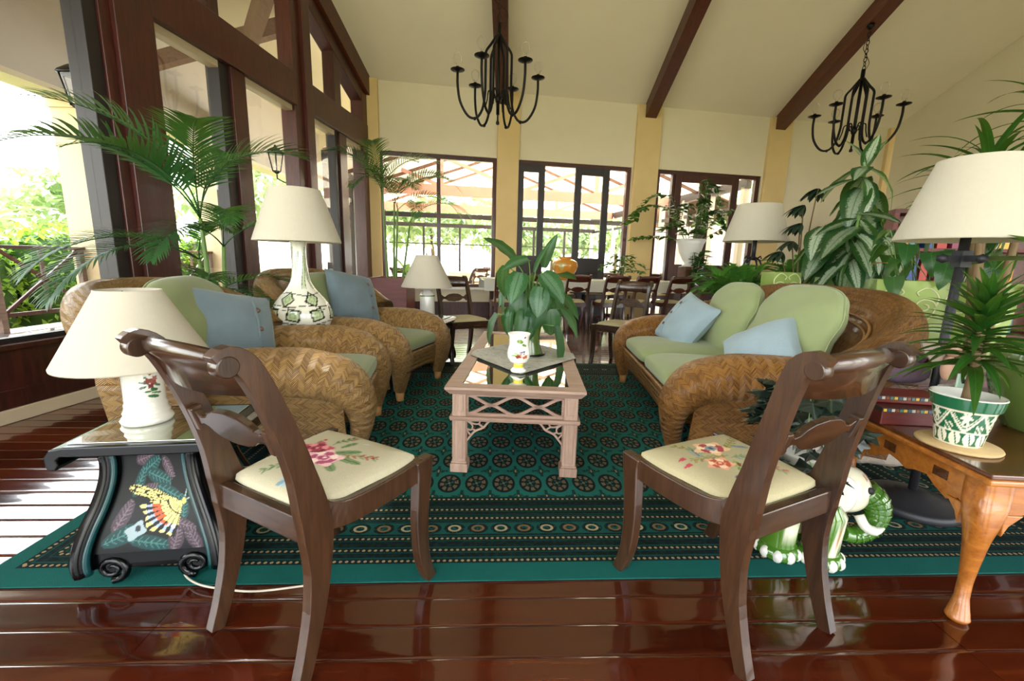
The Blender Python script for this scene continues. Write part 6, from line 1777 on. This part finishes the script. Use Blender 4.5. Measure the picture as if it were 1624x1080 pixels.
for i in range(8):
    y = 2.6 + i * 1.25; hgt = (1.8, 1.95, 1.85, 2.1, 1.95, 2.1, 2.0, 2.0)[i]
    t = thing('garden_shrub', 'x', 'shrub', (-8.4 + .2 * (i % 3), y, -.6), 0, 'shrubs of the hedge beyond the verandah railing')
    t['label'] = ['clipped leafy shrub of the hedge beyond the railing, nearest the camera', 'second leafy shrub of the hedge beyond the verandah railing', 'third leafy shrub of the hedge, behind the crossed braces', 'fourth leafy shrub of the hedge, left of the near ochre column', 'leafy hedge shrub directly behind the near ochre column', 'leafy hedge shrub seen between the two ochre columns', 'seventh leafy shrub of the hedge, left of the far ochre column', 'last leafy shrub of the hedge, behind the far ochre column'][i]
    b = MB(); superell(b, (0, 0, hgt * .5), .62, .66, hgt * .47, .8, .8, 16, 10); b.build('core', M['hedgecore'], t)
    b = MB(); foliage(b, (0, 0, hgt * .52), .72, .80, hgt * .56, 1500, q, .15); b.build('foliage', M['hedge'], t)['kind'] = 'stuff'
def tree(name, lab, loc, h, r, n, mat, group, size=.3, trunk=.12):
    t = thing(name, lab, 'tree', loc, 0, group)
    MB().tube([(0, 0, 0), (.1, .05, h * .4), (-.05, .1, h * .75)], [trunk, trunk * .8, trunk * .4], 8).build('trunk', M['stemb'], t)
    b = MB()
    for k in range(5): foliage(b, (q.uniform(-.5, .5) * r, q.uniform(-.5, .5) * r, h * q.uniform(.55, .85)), r * .7, r * .7, h * .28, n // 5, q, size)
    b.build('crown', mat, t)['kind'] = 'stuff'
T_ = [(-15.5, 3.2, 2.6, 1.6), (-13.5, 13.5, 4.0, 2.2), (-10.5, 17, 5.5, 2.6), (-7, 20, 5.0, 2.6), (-4, 21, 4.4, 2.4), (-1, 23, 4.6, 2.6), (2, 24, 4.2, 2.6), (5.5, 24, 4.6, 2.6), (9.5, 24, 4.8, 2.6), (13, 22, 5.4, 2.8)]
TL = ['hazy pale tree far left beyond the hedge', 'hazy tree beyond the hedge between the columns', 'hazy tree seen through the middle gable panes', 'hazy tree seen beside the king post lantern', 'hazy tree behind the left french window', 'hazy tree left of the first back pilaster', 'hazy tree behind the amber jar window', 'hazy tree behind the middle french window', 'hazy tree behind the double doors', 'hazy tree beyond the right end of the pavilion']
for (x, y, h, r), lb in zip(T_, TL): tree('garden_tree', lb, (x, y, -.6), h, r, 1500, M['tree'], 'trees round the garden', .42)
# banana plant beyond the railing
for i, (x, y) in enumerate(((-9.8, 6.0), (-9.6, 7.9))):
    t = thing('banana_plant', ['broad leaved banana plant above the hedge at the far left', 'second banana plant above the hedge, left of the near column'][i], 'tree', (x, y, -.6), i * 1.3, 'banana plants beyond the hedge')
    MB().tube([(0, 0, 0), (.03, 0, 1.2), (0, .05, 2.1)], [.12, .09, .06], 10).build('trunk', M['stemg'], t)
    lmz = leaf_mesh('leaf', 1.25, .42, 1.0, .15, M['banana'], 12, .8, .05)
    for k in range(8): place('leaf', lmz, t, V((0, .05, 2.0)), k * 2.399, .55 + .12 * (k % 4), 0, 1.0 - .05 * (k % 3))
# flowering plants on the patio just outside the windows
for i, (u, w, h, lab) in enumerate(((.45, .9, 1.15, 'leafy patio plant with yellow green leaves outside the left french window'), (.95, 1.5, .95, 'second leafy patio plant outside the left french window, by the small lamp'), (4.45, .8, 1.35, 'upright spiky green plant outside the middle window, right of the amber jar'), (5.5, 1.2, 1.5, 'leafy green plant outside the double doors'), (2.8, 1.1, 1.0, 'orange tinted leafy plant outside the middle window'))):
    t = thing('patio_plant', lab, 'potted plant', bw(u, w, -.02), 0, 'pot plants on the patio')
    MB().lathe([(0, 0), (.13, 0), (.17, .32), (.15, .32), (0, .3)], 18).build('pot', M['stucco'], t)
    lmq = leaf_mesh('leaf', .45, .09, .6, .25, M['hedge'], 7)
    for k in range(26): place('leaf', lmq, t, V((ra.uniform(-.08, .08), ra.uniform(-.08, .08), .3 + (h - .55) * k / 26)), k * 2.399, ra.uniform(.3, 1.2), 0, ra.uniform(.7, 1.15))
# house across the patio, beyond the double doors
hs_ = thing('garden_house', 'white and pink house with a low pitched roof beyond the double doors', 'house', bw(13.0, 6.0, -.6), BW_A + .75)
M['pinkwall'] = plain('pale_pink_render', '#dcb7a8', .9, .05, 3)
M['tile'] = plain('weathered_roof_tile', '#a58a78', .8, .15, 12)
MB().box(-2.2, 4.5, 0, 4, 0, 3.0).build('wall', M['pinkwall'], hs_)
for x in (-1.2, .6, 2.4):
    wf = MB().box(x - .5, x + .5, -.06, .02, 1.0, 2.3).build('window_frame', M['white'], hs_); MB().box(x - .43, x + .43, -.07, -.05, 1.07, 2.23).build('pane', M['greymetal'], wf)
b = MB(); P = [(-2.7, -.6, 2.95), (5, -.6, 2.95), (5, 2, 4.3), (-2.7, 2, 4.3), (-2.7, 4.6, 2.95), (5, 4.6, 2.95)]
b.add(P + [(x, y, z + .1) for x, y, z in P], [(0, 1, 2, 3), (3, 2, 5, 4), (6, 9, 8, 7), (9, 10, 11, 8), (0, 6, 7, 1), (4, 5, 11, 10), (0, 3, 9, 6), (3, 4, 10, 9), (1, 7, 8, 2), (2, 8, 11, 5)]); b.build('roof', M['tile'], hs_)
